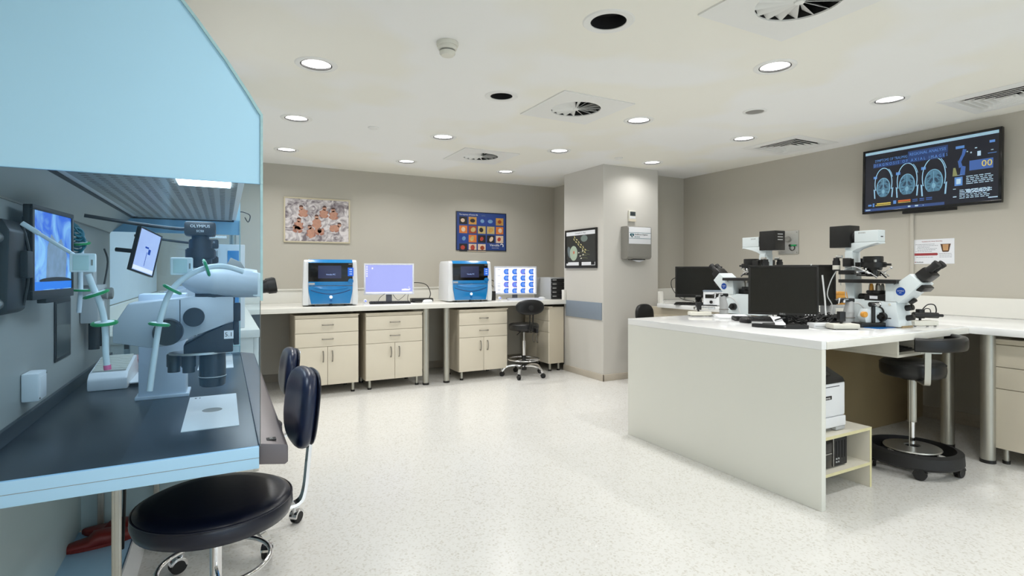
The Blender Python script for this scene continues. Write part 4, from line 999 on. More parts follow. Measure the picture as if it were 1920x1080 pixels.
def joystick_unit(label, loc, rz, arm=True):
    t = thing('joystick_controller', label, 'controller', loc, rz, 'micromanipulator joystick units')
    MB().box(-.085, .085, -.045, .045, .004, .036, .008).build('base', 'offwhite', t)
    for sx in (-.07, .07):
        for sy in (-.03, .03): MB().cyl((sx, sy, 0), (sx, sy, .005), .008, seg=12).build('foot', 'black', t)
    MB().cyl((-.01, 0, .036), (-.01, 0, .05), .008, seg=14).box(-.028, .010, -.018, .018, .05, .112, .004).build('stick_block', 'black', t)
    MB().box(.06, .0865, -.03, .03, .008, .03, .002).build('connector_plate', 'blackm', t)
    if arm:
        MB().cyl((.0, 0, .066), (.13, .0, .062), .010, seg=16, bev=.002).cyl((.0, 0, .066), (-.045, 0, .064), .013, seg=16).build('handle', 'chrome', t)
        MB().tube([(-.02, 0, .11), (-.035, .0, .14), (-.03, .0, .16)], .003, 6, smooth=4).tube([(.0, 0, .11), (.015, .0, .14), (.03, .0, .145)], .003, 6, smooth=4).build('wires', 'black', t)
    return t
joystick_unit('cream box with a black joystick near the far corner of the island', (3.455, 3.185, .90), -25)
joystick_unit('long pale box with black joystick block in front of the right microscope', (3.47, 2.03, .90), -28, arm=False)
t = joystick_unit('joystick unit with thick black arm behind the eyepiece end of the right microscope', (4.155, 1.905, .90), -25, arm=False)
MB().cyl((-.06, .0, .075), (.10, -.02, .07), .019, seg=18, bev=.003).cyl((.10, -.02, .07), (.13, -.023, .069), .010, seg=14).build('thick_arm', 'black', t)
MB().tube([(.0, 0, .10), (.04, 0, .14), (.09, 0, .14), (.105, 0, .10), (.09, 0, .07)], .004, 6, smooth=5).tube([(.0, 0, .09), (.03, 0, .115), (.06, 0, .11), (.065, 0, .08)], .003, 6, smooth=5).build('wires', 'black', t)
for lb, x, y, lean in (('grey leaning joystick column beside the left microscope', 3.63, 3.09, -.012), ('grey joystick column in front of the right microscope pillar', 3.735, 2.145, .01)):
    t = thing('joystick_column', lb, 'controller', (x, y, .90), -25)
    MB().box(-.11, .11, -.06, .07, 0, .006, .002).build('base_plate', 'lgrey', t)
    MB().cyl((0, 0, .006), (0, 0, .09), .034, .034, 28, .003).cyl((0, 0, .085), (lean, 0, .165), .034, .024, 28, .003).build('column', 'lgrey', t)
    MB().torus((0, 0, .055), .0345, .004, 28, 6).build('band', 'grey', t)
    c_ = MB().box(-.03, .03, -.02, .02, .16, .185, .004).cyl((-.07, 0, .172), (-.02, 0, .175), .014, seg=16).cyl((-.10, -.01, .16), (-.06, -.005, .172), .018, seg=14).build('clamp_head', 'black', t)
    MB().cyl((-.02, -.02, .18), (-.06, -.03, .178), .007, seg=12).cyl((-.085, -.02, .15), (-.085, -.03, .19), .006, seg=10).ball((-.05, -.025, .165), .012).build('thumb_screw', 'chrome', c_)
    MB().tube([(.02, 0, .15), (.06, -.02, .15), (.10, -.03, .10), (.12, -.03, .03)], .006, 8, smooth=5).build('white_hose', 'cable_w', t)
t = thing('pump_unit', 'grey unit with orange knob and black bracket beside the right microscope base', 'controller', (3.775, 2.035, .90), -20)
MB().prism([(-.05, .03), (.05, .03), (.075, .07), (.05, .12), (-.04, .12), (-.06, .07)], 'y', -.03, .03, .005).build('housing', 'scope', t)
MB().cyl((-.068, -.02, .085), (-.068, -.05, .085), .019, seg=22, bev=.004).build('orange_knob', 'orange', t)
MB().box(-.012, .008, -.045, -.028, .03, .15, .003).box(-.10, .08, -.05, .04, 0, .03, .004).cyl((-.03, -.04, .15), (.04, -.04, .15), .016, seg=16).build('bracket', 'black', t)
MB().tube([(.03, -.03, .14), (.07, -.03, .12), (.085, -.03, .07), (.06, -.03, .02)], .006, 8, smooth=5).build('black_hose', 'black', t)
MB().cyl((.0, -.05, .15), (.0, -.075, .15), .012, seg=14).ball((.035, -.05, .155), .011).build('thumb_screw', 'chrome', t)
t = thing('orange_box', 'small orange box behind the right microscope pillar', 'box', (4.14, 2.455, 1.015), -20)
MB().box(-.055, .055, -.04, .04, 0, .075, .004).prism([(-.055, .075), (.055, .075), (.045, .098), (-.035, .098)], 'y', -.04, .04, .004).build('body', 'orange', t)
MB().box(-.02, .05, -.042, -.039, .025, .05, .001).build('yellow_label', mat('label_yellow', C(206, 190, 60), .5), t)
t = thing('pale_instrument_case', 'pale instrument case under the orange box', 'box', (4.14, 2.455, .90), -20)
MB().box(-.10, .10, -.07, .07, .004, .115, .005).build('case', 'lgrey', t); MB().box(-.08, .08, -.072, -.069, .03, .09, .001).build('front_plate', 'offwhite', t)
t = thing('electronics_box', 'white instrument box with green lights behind the left microscope', 'instrument', (4.60, 4.0, .90), -52)
MB().box(-.14, .14, 0, .16, .006, .15, .005).build('case', 'white', t); MB().box(-.145, .145, -.005, .165, .15, .162, .003).build('lid', 'band', t)
for k, (x, z) in enumerate(((.07, .12), (.10, .10), (.08, .075), (.08, .05))): MB().box(x - .006, x + .006, -.003, .002, z - .004, z + .004).build('green_light', 'green', t)
MB().box(-.12, -.01, -.003, .002, .08, .12).build('display', 'screen_off', t); MB().cyl((-.06, -.002, .04), (-.06, -.02, .04), .016, seg=18).build('dial', 'black', t)
t = thing('network_box', 'white flat box with a small dark mark by the nearest monitor', 'box', (3.50, 2.90, .90), -30)
MB().prism([(-.06, 0), (.06, 0), (.06, .028), (-.06, .012)], 'x', -.12, .12, .003).build('case', 'white', t); MB().box(-.01, .01, -.03, -.02, .018, .022).build('dark_mark', 'blackm', t)
t = thing('white_flat_box', 'white flat box near the long pale joystick box', 'box', (3.44, 2.15, .90), -30)
MB().box(-.07, .07, -.045, .045, .0, .03, .004).build('case', 'white', t); MB().box(-.06, .06, -.047, -.044, .012, .016).build('seam', 'lgrey', t)
tag(MB().prism([(-.085, -.05), (.10, -.05), (.10, .05), (-.085, .05)], 'z', 0, .003).build('instrument_mat', 'blue2'), 'thin blue mat under the right microscope', 'mat').location = (3.76, 1.965, .900)
tag(MB().prism([(-.17, -.075), (.15, -.075), (.15, .09), (-.17, .09)], 'z', 0, .003).build('grey_sheet', 'lgrey'), 'thin grey sheet under the long pale joystick box', 'mat')
bpy.data.objects['grey_sheet'].location = (3.47, 2.03, .8975); bpy.data.objects['grey_sheet'].rotation_euler = (0, 0, R(-28))
t = thing('handset', 'flat black curved foot with white paper slip in front of the nearest monitor', 'stand', (3.175, 2.26, .90), -54)
b = MB(); b.ribbon(crom([(-.155, .02, .012), (-.10, -.02, .014), (.0, -.035, .012), (.10, -.015, .014), (.155, .03, .012)], 6), .022, .034, up=(0, 0, 1)); b.build('foot', 'blackm', t)
t = thing('paper_slip', 'white paper slip draped over the black curved foot', 'paper', (3.185, 2.265, .936), -54)
b = MB(); P = [(-.03, .10, .03), (-.02, .05, .022), (-.005, .0, .0), (.0, -.035, -.001), (.004, -.062, -.022)]
vs = [[b.bm.verts.new((x - .03, y, z)), b.bm.verts.new((x + .03, y, z))] for x, y, z in P]
for A, B in zip(vs, vs[1:]): b.bm.faces.new((A[0], A[1], B[1], B[0]))
b.build('sheet', 'paper', t); MB().tube([(-.03, .0, .012), (.0, .02, .022), (.03, .035, .028)], .005, 6, smooth=3).build('black_clip', 'black', t)
b = MB()
for k in range(60):
    cx_, cy_ = random.uniform(3.50, 3.80), random.uniform(2.20, 2.50)
    pts = []
    a0 = random.uniform(0, 6.3); r0 = random.uniform(.05, .13)
    for q in range(7):
        a = a0 + q * random.uniform(.5, 1.0); pts.append((min(4.0, max(3.42, cx_ + r0 * math.cos(a) * 1.4)), cy_ + r0 * math.sin(a) * .6, .906 + random.uniform(0, .06)))
    b.tube(pts, random.choice((.003, .004, .005)), 6, smooth=4)
o = tag(b.build('cable_tangle', 'black'), 'tangle of black cables behind the nearest monitor', 'cables')
tag(MB().tube([(3.66, 2.36, 1.32), (3.655, 2.37, 1.20), (3.63, 2.38, 1.08), (3.66, 2.38, 1.0), (3.70, 2.36, .96), (3.66, 2.34, .92), (3.62, 2.30, .905)], .004, 6, smooth=6).tube([(3.74, 2.33, 1.24), (3.72, 2.3, 1.08), (3.67, 2.26, .96), (3.64, 2.22, .905)], .0055, 6, smooth=6).build('white_cable', 'cable_w'), 'white cables hanging down between the second monitor and the right microscope', 'cable')

# ------------------------------------------------------------------ stools
def caster(parent, x, y, a, r, hoodm, wheelm='blackm'):
    c = parent
    T = Matrix.Translation((x, y, 0)) @ Matrix.Rotation(a, 4, 'Z')
    b = MB(); b.cyl(T @ Vector((-r * .5, 0, r * 1.5)), T @ Vector((-r * .5, 0, r * 2.5)), r * .28, seg=12)
    arc = [(0 + r * 1.06 * math.cos(R(q)), r + r * 1.06 * math.sin(R(q))) for q in range(15, 186, 17)]
    arc += [(p[0] * .72, r + (p[1] - r) * .72) for p in arc[::-1]]
    b.prism(arc, 'y', -r * .62, r * .62, .001, T)
    cs = b.build('caster', hoodm, parent)
    MB().cyl(T @ Vector((0, -r * .55, r)), T @ Vector((0, -r * .12, r)), r, seg=22, bev=r * .12).cyl(T @ Vector((0, r * .12, r)), T @ Vector((0, r * .55, r)), r, seg=22, bev=r * .12).build('wheel', wheelm, cs)
def star(parent, rad, ph, armm, hoodm, r=.03, hubz=.11):
    MB().cyl((0, 0, hubz - .045), (0, 0, hubz + .02), .034, seg=24, bev=.004).build('hub', 'black' if armm == 'chrome' else armm, parent)
    for k in range(5):
        a = R(ph) + 2 * PI * k / 5; c_, s_ = math.cos(a), math.sin(a)
        pts = [(c_ * q, s_ * q, z) for q, z in ((.02, hubz), (rad * .45, hubz + .012), (rad * .8, hubz - .005), (rad * .97, r * 2.6), (rad, r * 2.3))]
        MB().ribbon(pts, .018, .030, up=(0, 0, 1), smooth=4).build('leg', armm, parent)
        caster(parent, c_ * (rad + r * .5 * 0), s_ * rad, a + random.uniform(-.9, .9), r, hoodm)
def seat(parent, r, z, th, m, pipe=True, sink=0.0):
    prof = [(0, z - th), (r * .86, z - th), (r * .965, z - th * .9), (r, z - th * .62), (r * .995, z - th * .36), (r * .96, z - th * .16), (r * .88, z - th * .05), (r * .7, z), (0, z - sink)]
    o = MB().lathe(prof, 56).build('seat', m, parent, 70)
    if pipe: MB().torus((0, 0, z - th * .24), r * .985, .003, 56, 6).build('piping', m, o)
    return o

def lab_chair(label, loc, rz, ph, dz=0.0, bh=.255):
    t = thing('lab_stool', label, 'stool', loc, rz, 'navy lab stools at the workstation')
    seat(t, .218, .590 + dz, .075, 'navyd')
    MB().cyl((0, 0, .49 + dz), (0, 0, .517 + dz), .075, seg=28).build('seat_plate', 'black', t)
    MB().cyl((0, 0, .12), (0, 0, .495 + dz), .0165, seg=24).build('column', 'chrome', t)
    MB().cyl((0, 0, .12), (0, 0, .30), .026, seg=24).build('sleeve', 'alu', t)
    b = MB().torus((0, 0, .385), .152, .007, 48, 10)
    b.tube([(-.152, 0, .385), (-.05, 0, .375), (.05, 0, .375), (.152, 0, .385)], .005, 8)
    b.build('foot_ring', 'chrome', t)
    star(t, .292, ph, 'chrome', 'chrome', .033)
    MB().ribbon([(0, y, z + dz) for y, z in ((.06, .505), (.19, .505), (.240, .512), (.258, .55), (.268, .64), (.282, .78), (.296, .92))], .034, .010, up=(1, 0, 0), smooth=4).build('back_support', 'chrome', t)
    bk = MB().pad(.29, bh, .06, .55, 2.8, Matrix.Translation((0, .250, .825 + dz)) @ Matrix.Rotation(R(-6), 4, 'X')).build('backrest', 'navy', t, 70)
    MB().pad(.275, bh - .015, .018, .55, 2.8, Matrix.Translation((0, .278, .825 + dz)) @ Matrix.Rotation(R(-6), 4, 'X')).build('back_shell', 'navyd', bk, 70)
    return t
lc = lab_chair('navy leatherette lab stool nearest the viewpoint, at the workstation', (-.022, 1.872, 0), -85, 20)
lab_chair('navy leatherette lab stool further along the workstation, mostly hidden', (.035, 2.868, 0), -88, 25, -.05, .23)

# small black stool under the back counter
t = thing('lab_stool', 'small black stool with chrome foot ring in front of the back counter', 'stool', (3.20, 5.68, 0), 176)
seat(t, .185, .64, .085, 'leather')
MB().box(-.06, .06, -.06, .06, .535, .556, .003).tube([(.02, .03, .548), (.10, .10, .545), (.16, .15, .52)], .005, 8).build('seat_plate', 'black', t)
MB().cyl((0, 0, .36), (0, 0, .54), .013, seg=20).build('piston', 'steel', t); MB().cyl((0, 0, .23), (0, 0, .43), .021, seg=22).build('column', 'chrome', t); MB().cyl((0, 0, .17), (0, 0, .25), .027, seg=22).build('column_sleeve', 'black', t)
b = MB().torus((0, 0, .205), .19, .009, 48, 10)
for k in range(3): a = 2 * PI * k / 3 + .5; b.tube([(.02 * math.cos(a), .02 * math.sin(a), .20), (.19 * math.cos(a), .19 * math.sin(a), .205)], .006, 8)
b.build('foot_ring', 'chrome', t)
star(t, .265, 52, 'chrome', 'black', .027, .12)
for sx in (-.01, .03): MB().ribbon([(sx, .10, .548), (sx, .19, .548), (sx, .222, .575), (sx, .225, .68), (sx, .235, .80)], .012, .008, up=(1, 0, 0), smooth=4).build('back_support', 'black', t)
bk = MB().pad(.37, .18, .055, .5, 2.3, Matrix.Translation((.02, .225, .845))).build('backrest', 'leather', t, 70)
MB().box(-.09, -.065, .1, .21, .535, .585, .003).build('lever', 'blackm', t)
MB().cyl((.02, .246, .84), (.02, .252, .84), .035, .03, 24).build('back_boss', 'blackm', bk)

# far stool behind the island
t = thing('lab_stool', 'black stool in front of the far right counter, only its backrest showing', 'stool', (4.215, 4.47, 0), 0)
seat(t, .19, .56, .08, 'leather'); MB().cyl((0, 0, .12), (0, 0, .48), .024, seg=22).build('column', 'chrome', t)
star(t, .225, 10, 'chrome', 'black', .028)
MB().ribbon([(0, .08, .475), (0, .19, .475), (0, .225, .52), (0, .235, .75)], .03, .01, up=(1, 0, 0), smooth=4).build('back_support', 'black', t)
MB().pad(.26, .26, .06, .5, 2.8, Matrix.Translation((.0, .225, .765)) @ Matrix.Rotation(R(-4), 4, 'X')).build('backrest', 'leather', t, 70)

# leather stool at the island
t = thing('lab_stool', 'black leather stool on a round black ring base with curved arm pad at the island', 'stool', (3.92, 1.85, 0), 0)
seat(t, .178, .70, .105, 'leather')
MB().cyl((0, 0, .575), (0, 0, .598), .07, seg=28).build('seat_plate', 'black', t)
MB().cyl((0, 0, .10), (0, 0, .60), .016, seg=24).build('piston', 'chrome', t); MB().cyl((0, 0, .30), (0, 0, .585), .0245, seg=28, bev=.002).build('column', 'alu', t)
MB().cyl((-.032, 0, .12), (-.032, 0, .58), .003, seg=8).build('gas_line', 'alu', t); MB().torus((-.006, 0, .302), .028, .002, 24, 6).build('collar_ring', 'alu', t)
MB().lathe([(.045, .148), (.155, .14), (.158, .134), (.155, .13), (.045, .136)], 48, closed=True).build('foot_plate', 'steel', t)
MB().lathe([(.225, .145), (.262, .135), (.266, .075), (.255, .06), (.235, .062), (.228, .08)], 56, closed=True).build('base_ring', 'blackm', t)
MB().cyl((0, 0, .06), (0, 0, .125), .04, seg=24).build('hub', 'black', t)
for k in range(5):
    a = R(-145) + 2 * PI * k / 5; c_, s_ = math.cos(a), math.sin(a)
    lg = MB().box(.03, .235, -.016, .016, .07, .10, .004, Matrix.Rotation(a, 4, 'Z')).build('leg', 'blackm', t)
    MB().cyl((.13 * c_, .13 * s_, .10), (.13 * c_, .13 * s_, .132), .006, seg=10).build('plate_pin', 'steel', lg)
    caster(t, .235 * c_, .235 * s_, a + 1.2, .034, 'black')
a = R(-137); c_, s_ = math.cos(a), math.sin(a)
MB().ribbon([(.05 * c_, .05 * s_, .585), (.20 * c_, .20 * s_, .578), (.238 * c_, .238 * s_, .585), (.246 * c_, .246 * s_, .63), (.25 * c_, .25 * s_, .72), (.252 * c_, .252 * s_, .80)], .032, .009, up=(-s_, c_, 0), smooth=4).build('arm_support', 'alu', t)
pts = [(.258 * math.cos(R(q)), .258 * math.sin(R(q)), .822) for q in range(-152, -14, 6)]
prof = [(.042 * math.copysign(abs(math.cos(2 * PI * i / 20)) ** .6, math.cos(2 * PI * i / 20)), .024 * math.copysign(abs(math.sin(2 * PI * i / 20)) ** .6, math.sin(2 * PI * i / 20))) for i in range(20)]
MB().sweep(pts, prof, up=(0, 0, 1)).build('arm_pad', 'leather', t, 60)
MB().ribbon([(.25 * math.cos(R(q)), .25 * math.sin(R(q)), .782) for q in range(-145, -115, 5)], .02, .006, up=(0, 0, 1)).build('pad_plate', 'alu', t)
# ------------------------------------------------------------------ laminar flow workstation on the left
WX0, WX1, WY0, WY1 = -.53, .082, 1.59, 3.50
t = ws = thing('flow_workstation', 'large laminar flow workstation with blue tinted glass side and dark steel worktop', 'workstation', (0, 0, 0))
MB().box(WX0, WX1, WY0 + .012, WY1, .744, .80, .002).build('worktop', 'worktop', ws)
MB().box(WX0, WX0 + .012, WY0 + .02, WY1, .80, .842, .002).build('rear_upstand', 'worktop', ws)
sp = MB().box(WX0 - .06, WX1 + .001, WY0 - .002, WY0 + .012, .742, .80, .002).build('side_strip', 'strip_blue', ws)
MB().box(WX0 - .06, WX1 + .001, WY0 - .0026, WY0, .7705, .7715).build('strip_seam', 'grey', sp)
lp = MB().prism([(WX1 + .001, .742), (WX1 + .001, .80), (.15, .788), (.158, .782), (.158, .738), (.15, .732)], 'y', WY0 + .03, WY1, .003).build('front_lip', 'lip', ws)
MB().box(.105, .130, WY0 + .06, WY0 + .085, .7935, .797, .0008).build('maker_badge', 'blackm', lp)
lettering('badge_text', 'K', .014, 'lgrey', lp, (.1175, WY0 + .0725, .7975), Matrix.Rotation(R(-90), 4, 'X'))
# side: painted upper panel with the curved front, glass below
curve = [(.092, 1.503), (.092, 1.689), (.083, 1.703), (.075, 1.716), (.058, 1.745), (.037, 1.777), (.008, 1.822), (-.024, 1.866), (-.056, 1.911), (-.089, 1.954), (-.14, 2.012), (-.20, 2.068), (-.28, 2.13), (-.36, 2.175), (-.45, 2.21), (WX0 - .06, 2.235)]
MB().prism(curve + [(WX0 - .06, 1.503)], 'y', WY0 + .004, WY0 + .010, .0).build('side_panel', 'hood_blue', ws)
b = MB(); off = .006
outer = curve[1:]; inner = [(x - off, z - off * .6) for x, z in outer]
b.prism(curve[:1] + outer + inner[::-1] + [(.086, 1.503)], 'y', WY0 - .002, WY0 + .0115); b.build('panel_edge', 'glass_edge', ws)
gl = MB().box(WX0 - .06, WX1 + .004, WY0, WY0 + .008, .80, 1.503).build('side_glass', 'glass_side', ws)
MB().box(WX1 + .004, WX1 + .010, WY0 - .0005, WY0 + .0085, 1.19, 1.505).build('glass_edge_strip', 'glass_edge', gl)
MB().box(WX1 + .003, WX1 + .0045, WY0, WY0 + .008, .80, 1.19).build('glass_edge_line', 'grey', gl)
MB().box(WX0 - .02, WX1 + .001, WY1 + .001, WY1 + .01, 1.478, 2.0, .001).build('far_side_panel', 'hood_blue', ws)
far = MB().box(WX0 - .02, WX1 - .004, WY1 - .008, WY1, .80, 1.56).build('far_glass', 'glass_far', ws)
MB().box(WX1 - .004, WX1 + .002, WY1 - .009, WY1 + .001, .80, 1.56).build('glass_edge_strip', 'glass_edge', far)
# hood body behind the panel
hz = 1.56
hp = [(WX0 + .10, hz), (.060, hz), (.072, 1.69), (.02, 1.77), (-.04, 1.86), (-.105, 1.945), (-.20, 2.05), (-.36, 2.16), (WX0 - .03, 2.21), (WX0 - .03, hz + .02)]
MB().prism(hp, 'y', WY0 + .014, WY1, .002).build('hood', 'white', ws)
MB().box(WX0 + .13, .04, WY0 + .05, WY1 - .06, hz - .006, hz, .001).build('filter_frame', 'hood_in', ws)
b = MB()
for i in range(12):
    for j in range(44): b.cyl((WX0 + .165 + .036 * i, WY0 + .11 + .039 * j, hz - .0072), (WX0 + .165 + .036 * i, WY0 + .11 + .039 * j, hz - .0058), .010, seg=6)
o = b.build('perforations', 'grey', ws, flat=True); o['kind'] = 'stuff'
tu = MB().box(-.13, .02, 1.80, 2.05, hz - .012, hz - .005, .003).build('lamp_tube', 'hood_lamp', ws)
area_lamp('hood_light', ws, (-.16, 2.5, hz - .04), .25, HOOD_POWER, (.72, .86, 1.0), 170, 'RECTANGLE', 1.5)
# rear panel, gently leaning like the photo's grey back wall
bp = MB().prism([(WX0 - .012, .80), (WX0, .80), (WX0, 1.47), (WX0 + .10, hz), (WX0 + .088, hz), (WX0 - .012, 1.472)], 'y', WY0 + .012, WY1, .0).build('rear_panel', 'hood_in', ws)
MB().box(WX0 - .001, WX0 + .003, WY0 + .02, WY1 - .01, 1.466, 1.472).build('panel_seam', 'grey', bp)
MB().tube([(WX0 + .098, WY0 + .02, hz - .004), (WX0 + .098, WY1 - .02, hz - .004), (.05, WY1 - .02, hz - .004)], .006, 8).build('gasket', 'blackm', ws)
for y, z in ((1.86, 1.44), (1.72, 1.17), (2.62, 1.30), (3.06, 1.30)): MB().torus((0, 0, 0), .012, .0035, 20, 6, T=Matrix.Translation((WX0 + .002, y, z)) @ Matrix.Rotation(R(90), 4, 'Y')).build('port_ring', 'blackm', bp)
MB().box(WX0, WX0 + .004, 2.44, 2.66, .945, 1.165, .001).build('reflection_frame', 'blackm', bp); MB().box(WX0 + .003, WX0 + .0055, 2.452, 2.648, .957, 1.153).build('doorway_reflection', 'screen_off', bp)  # doorway reflection built as a dark framed panel
# legs and the panel below
for x, y in ((-.285, 1.99), (-.285, 3.08), (WX0 + .03, 3.08)):
    b = MB().box(x - .0115, x + .0115, y - .0115, y + .0115, .0, .744, .003)
    for d_ in (-.006, .006): b.box(x + d_ - .0015, x + d_ + .0015, y - .0135, y + .0135, .0, .744)
    b.build('leg', 'alu', ws)
MB().box(WX0 - .06, WX0 - .05, WY0 + .1, WY1 - .2, .08, .744).build('under_panel', 'under', ws)
MB().box(WX0 - .05, -.03, 3.12, 3.135, .0, .744).build('under_end_panel', 'under', ws)
# sockets and gear fixed to the rear panel
t = thing('socket_box', 'small white wall box low on the grey rear panel', 'socket', (WX0 + .001, 2.125, .922), 90)
MB().box(-.042, .042, -.042, 0, -.042, .042, .006).build('case', 'white', t); MB().box(-.03, .03, -.0435, -.04, -.03, .03, .002).build('cover', 'white', t); MB().cyl((.035, -.042, .033), (.035, -.044, .033), .003, seg=10).cyl((-.035, -.042, -.033), (-.035, -.044, -.033), .003, seg=10).build('screw', 'grey', t)
t, bz, sc, T = monitor('display_screen', 'small black screen with a bright blue picture on the rear panel', (-.466, 2.135, 1.323), 85, .325, .272, 0, 'black', 'screen_off', .014, chin=.012, cat='monitor', nostand=True)
def sky_picture():
    m = emis('blue_picture', C(40, 130, 240), 1.0); nt = m.node_tree; n = nt.nodes; l = nt.links
    nz = [q for q in n if q.type == 'TEX_NOISE'][0]; nz.inputs['Scale'].default_value = 9; nz.inputs['Detail'].default_value = 5; nz.inputs['Distortion'].default_value = 1.2
    rp = n.new('ShaderNodeValToRGB'); rp.color_ramp.elements[0].position = .38; rp.color_ramp.elements[0].color = C(0, 92, 214); rp.color_ramp.elements[1].position = .62; rp.color_ramp.elements[1].color = C(150, 205, 250)
    l.new(nz.outputs['Fac'], rp.inputs['Fac']); l.new(rp.outputs['Color'], n['Principled BSDF'].inputs['Emission Color'])
    return m
M['bluepic'] = sky_picture()
sc.data.materials.clear(); sc.data.materials.append(M['bluepic'])
tflat('rock_picture', emis('picture_rock', C(128, 152, 178), .9, var=.35, scale=26), sc, T, [[(-.06, -.075), (.10, -.075), (.11, .0), (.06, .05), (.03, .035), (-.02, .06), (-.05, .02)]], -.0026)
tflat('picture_strip', emis('picture_bar', C(10, 124, 236), 1.0), sc, T, [rect(-.153, .153, -.108, -.085)], -.0030)
tflat('picture_shadow', 'txt_k', sc, T, [ell(.02, -.082, .13, .010, 20)], -.0028)
MB().box(-.06, .14, -.004, .02, -.15, -.128, .003).build('bottom_clip', 'black', t)
b = MB().cyl((-.05, .03, 0), (-.05, .060, 0), .018, seg=18); b.box(-.12, .03, .025, .04, -.05, .05, .003); b.build('arm', 'blackm', t)
t = thing('cable_box', 'black box mounted on the rear panel behind the blue screen', 'box', (WX0 + .002, 1.905, 1.285), 90)
MB().prism([(0, -.12), (0, .115), (-.03, .12), (-.045, .09), (-.04, -.12), (-.025, -.13)], 'x', -.085, .06, .006).build('case', 'black', t)
MB().box(-.0, .05, -.06, -.035, -.035, .04, .005).build('front_block', 'blackm', t)
for z in (-.10, .07): MB().cyl((-.11, -.02, z), (-.085, -.02, z), .014, seg=14).build('bolt', 'steel', t)
MB().tube([(.03, -.04, .11), (.045, -.05, .04), (.04, -.05, -.04), (.04, -.04, -.11)], .004, 6, smooth=5).build('cable', 'black', t)
t, bz, sc, T = monitor('display_screen', 'tilted pale screen imitating a monitor reflection, further back on the rear panel', (WX0 + .20, 3.12, 1.36), 55, .19, .25, 0, 'black', emis('reflected_picture', C(190, 205, 250), 1.0, var=.12, scale=12), .008, nostand=True)  # reflected monitor image, built as a tilted glowing screen
t.rotation_euler = (R(4), R(14), R(62)); t.scale = (.85, .85, .85)
tflat('screen_bar', scr_w, sc, T, [rect(-.085, .085, -.112, -.09)], -.0026); tflat('screen_figure', 'badge', sc, T, [rect(.0, .004, -.08, .0), rect(.01, .03, -.01, .02), rect(-.02, .01, .02, .03)], -.0026)
b = MB().cyl((0, .03, 0), (-.02, .16, 0), .012, seg=14).box(-.05, .05, .02, .035, -.05, .05, .003); b.build('arm', 'blackm', t)
t = thing('gas_regulator', 'beige gas regulator block with sockets on the rear panel', 'regulator', (WX0 + .002, 2.92, 1.15), 90)
MB().box(-.10, .10, -.06, 0, -.10, .06, .005).box(-.13, -.06, -.05, 0, .06, .19, .004).build('block', 'lgrey', t); MB().cyl((.05, -.06, .02), (.05, -.09, .02), .026, seg=20, bev=.003).cyl((-.05, -.06, .02), (-.05, -.085, .02), .02, seg=18).build('gauge', 'grey', t)
MB().box(-.02, .03, -.062, -.058, -.05, -.01, .001).build('socket', 'white', t); MB().box(.10, .13, -.04, -.01, -.22, .0, .003).cyl((.0, -.03, -.10), (.0, -.03, -.22), .02, seg=16).build('bracket', 'blackm', t)
MB().tube([(.09, -.05, .05), (.12, -.06, .16), (.10, -.05, .22)], .004, 6, smooth=4).tube([(.03, -.05, -.1), (.04, -.06, -.2), (.0, -.06, -.28)], .004, 6, smooth=4).build('hose', 'black', t)

# warm plates let into the worktop
for lb, y0, y1 in (('white warming plate with round hole at the nearer stool', 1.835, 2.318), ('white warming plate with round hole at the farther microscope', 2.945, 3.425)):
    t = thing('warming_plate', lb, 'plate', (-.035, (y0 + y1) / 2, .80), 0, 'warming plates in the worktop')
    b = MB(); hw, hy, r = .076, (y1 - y0) / 2, .030; n = 32
    A = [b.bm.verts.new((r * math.cos(2 * PI * i / n), r * math.sin(2 * PI * i / n), .002)) for i in range(n)]
    def edge(i):
        a = 2 * PI * i / n; k = min(hw / max(1e-6, abs(math.cos(a))), hy / max(1e-6, abs(math.sin(a)))); return (k * math.cos(a), k * math.sin(a))
    ang0 = math.atan2(hy, hw); E0 = [edge(i) for i in range(n)]
    for s_ in (ang0, PI - ang0, PI + ang0, 2 * PI - ang0):
        i = round(s_ / (2 * PI) * n) % n; E0[i] = (math.copysign(hw, math.cos(s_)), math.copysign(hy, math.sin(s_)))
    B = [b.bm.verts.new((x, y, .002)) for x, y in E0]; D = [b.bm.verts.new((x, y, .0)) for x, y in E0]
    for i in range(n):
        j = (i + 1) % n; b.bm.faces.new((A[i], A[j], B[j], B[i])); b.bm.faces.new((B[i], B[j], D[j], D[i]))
    b.build('plate', 'white', t, flat=True)
    MB().cyl((0, 0, .0002), (0, 0, .0012), r, seg=32).build('glass_window', 'grey', t)
    lettering('plate_text', 'B 3', .016, 'txt_g', t, (-.05, hy - .03, .0024), Matrix.Rotation(R(-90), 4, 'X'))

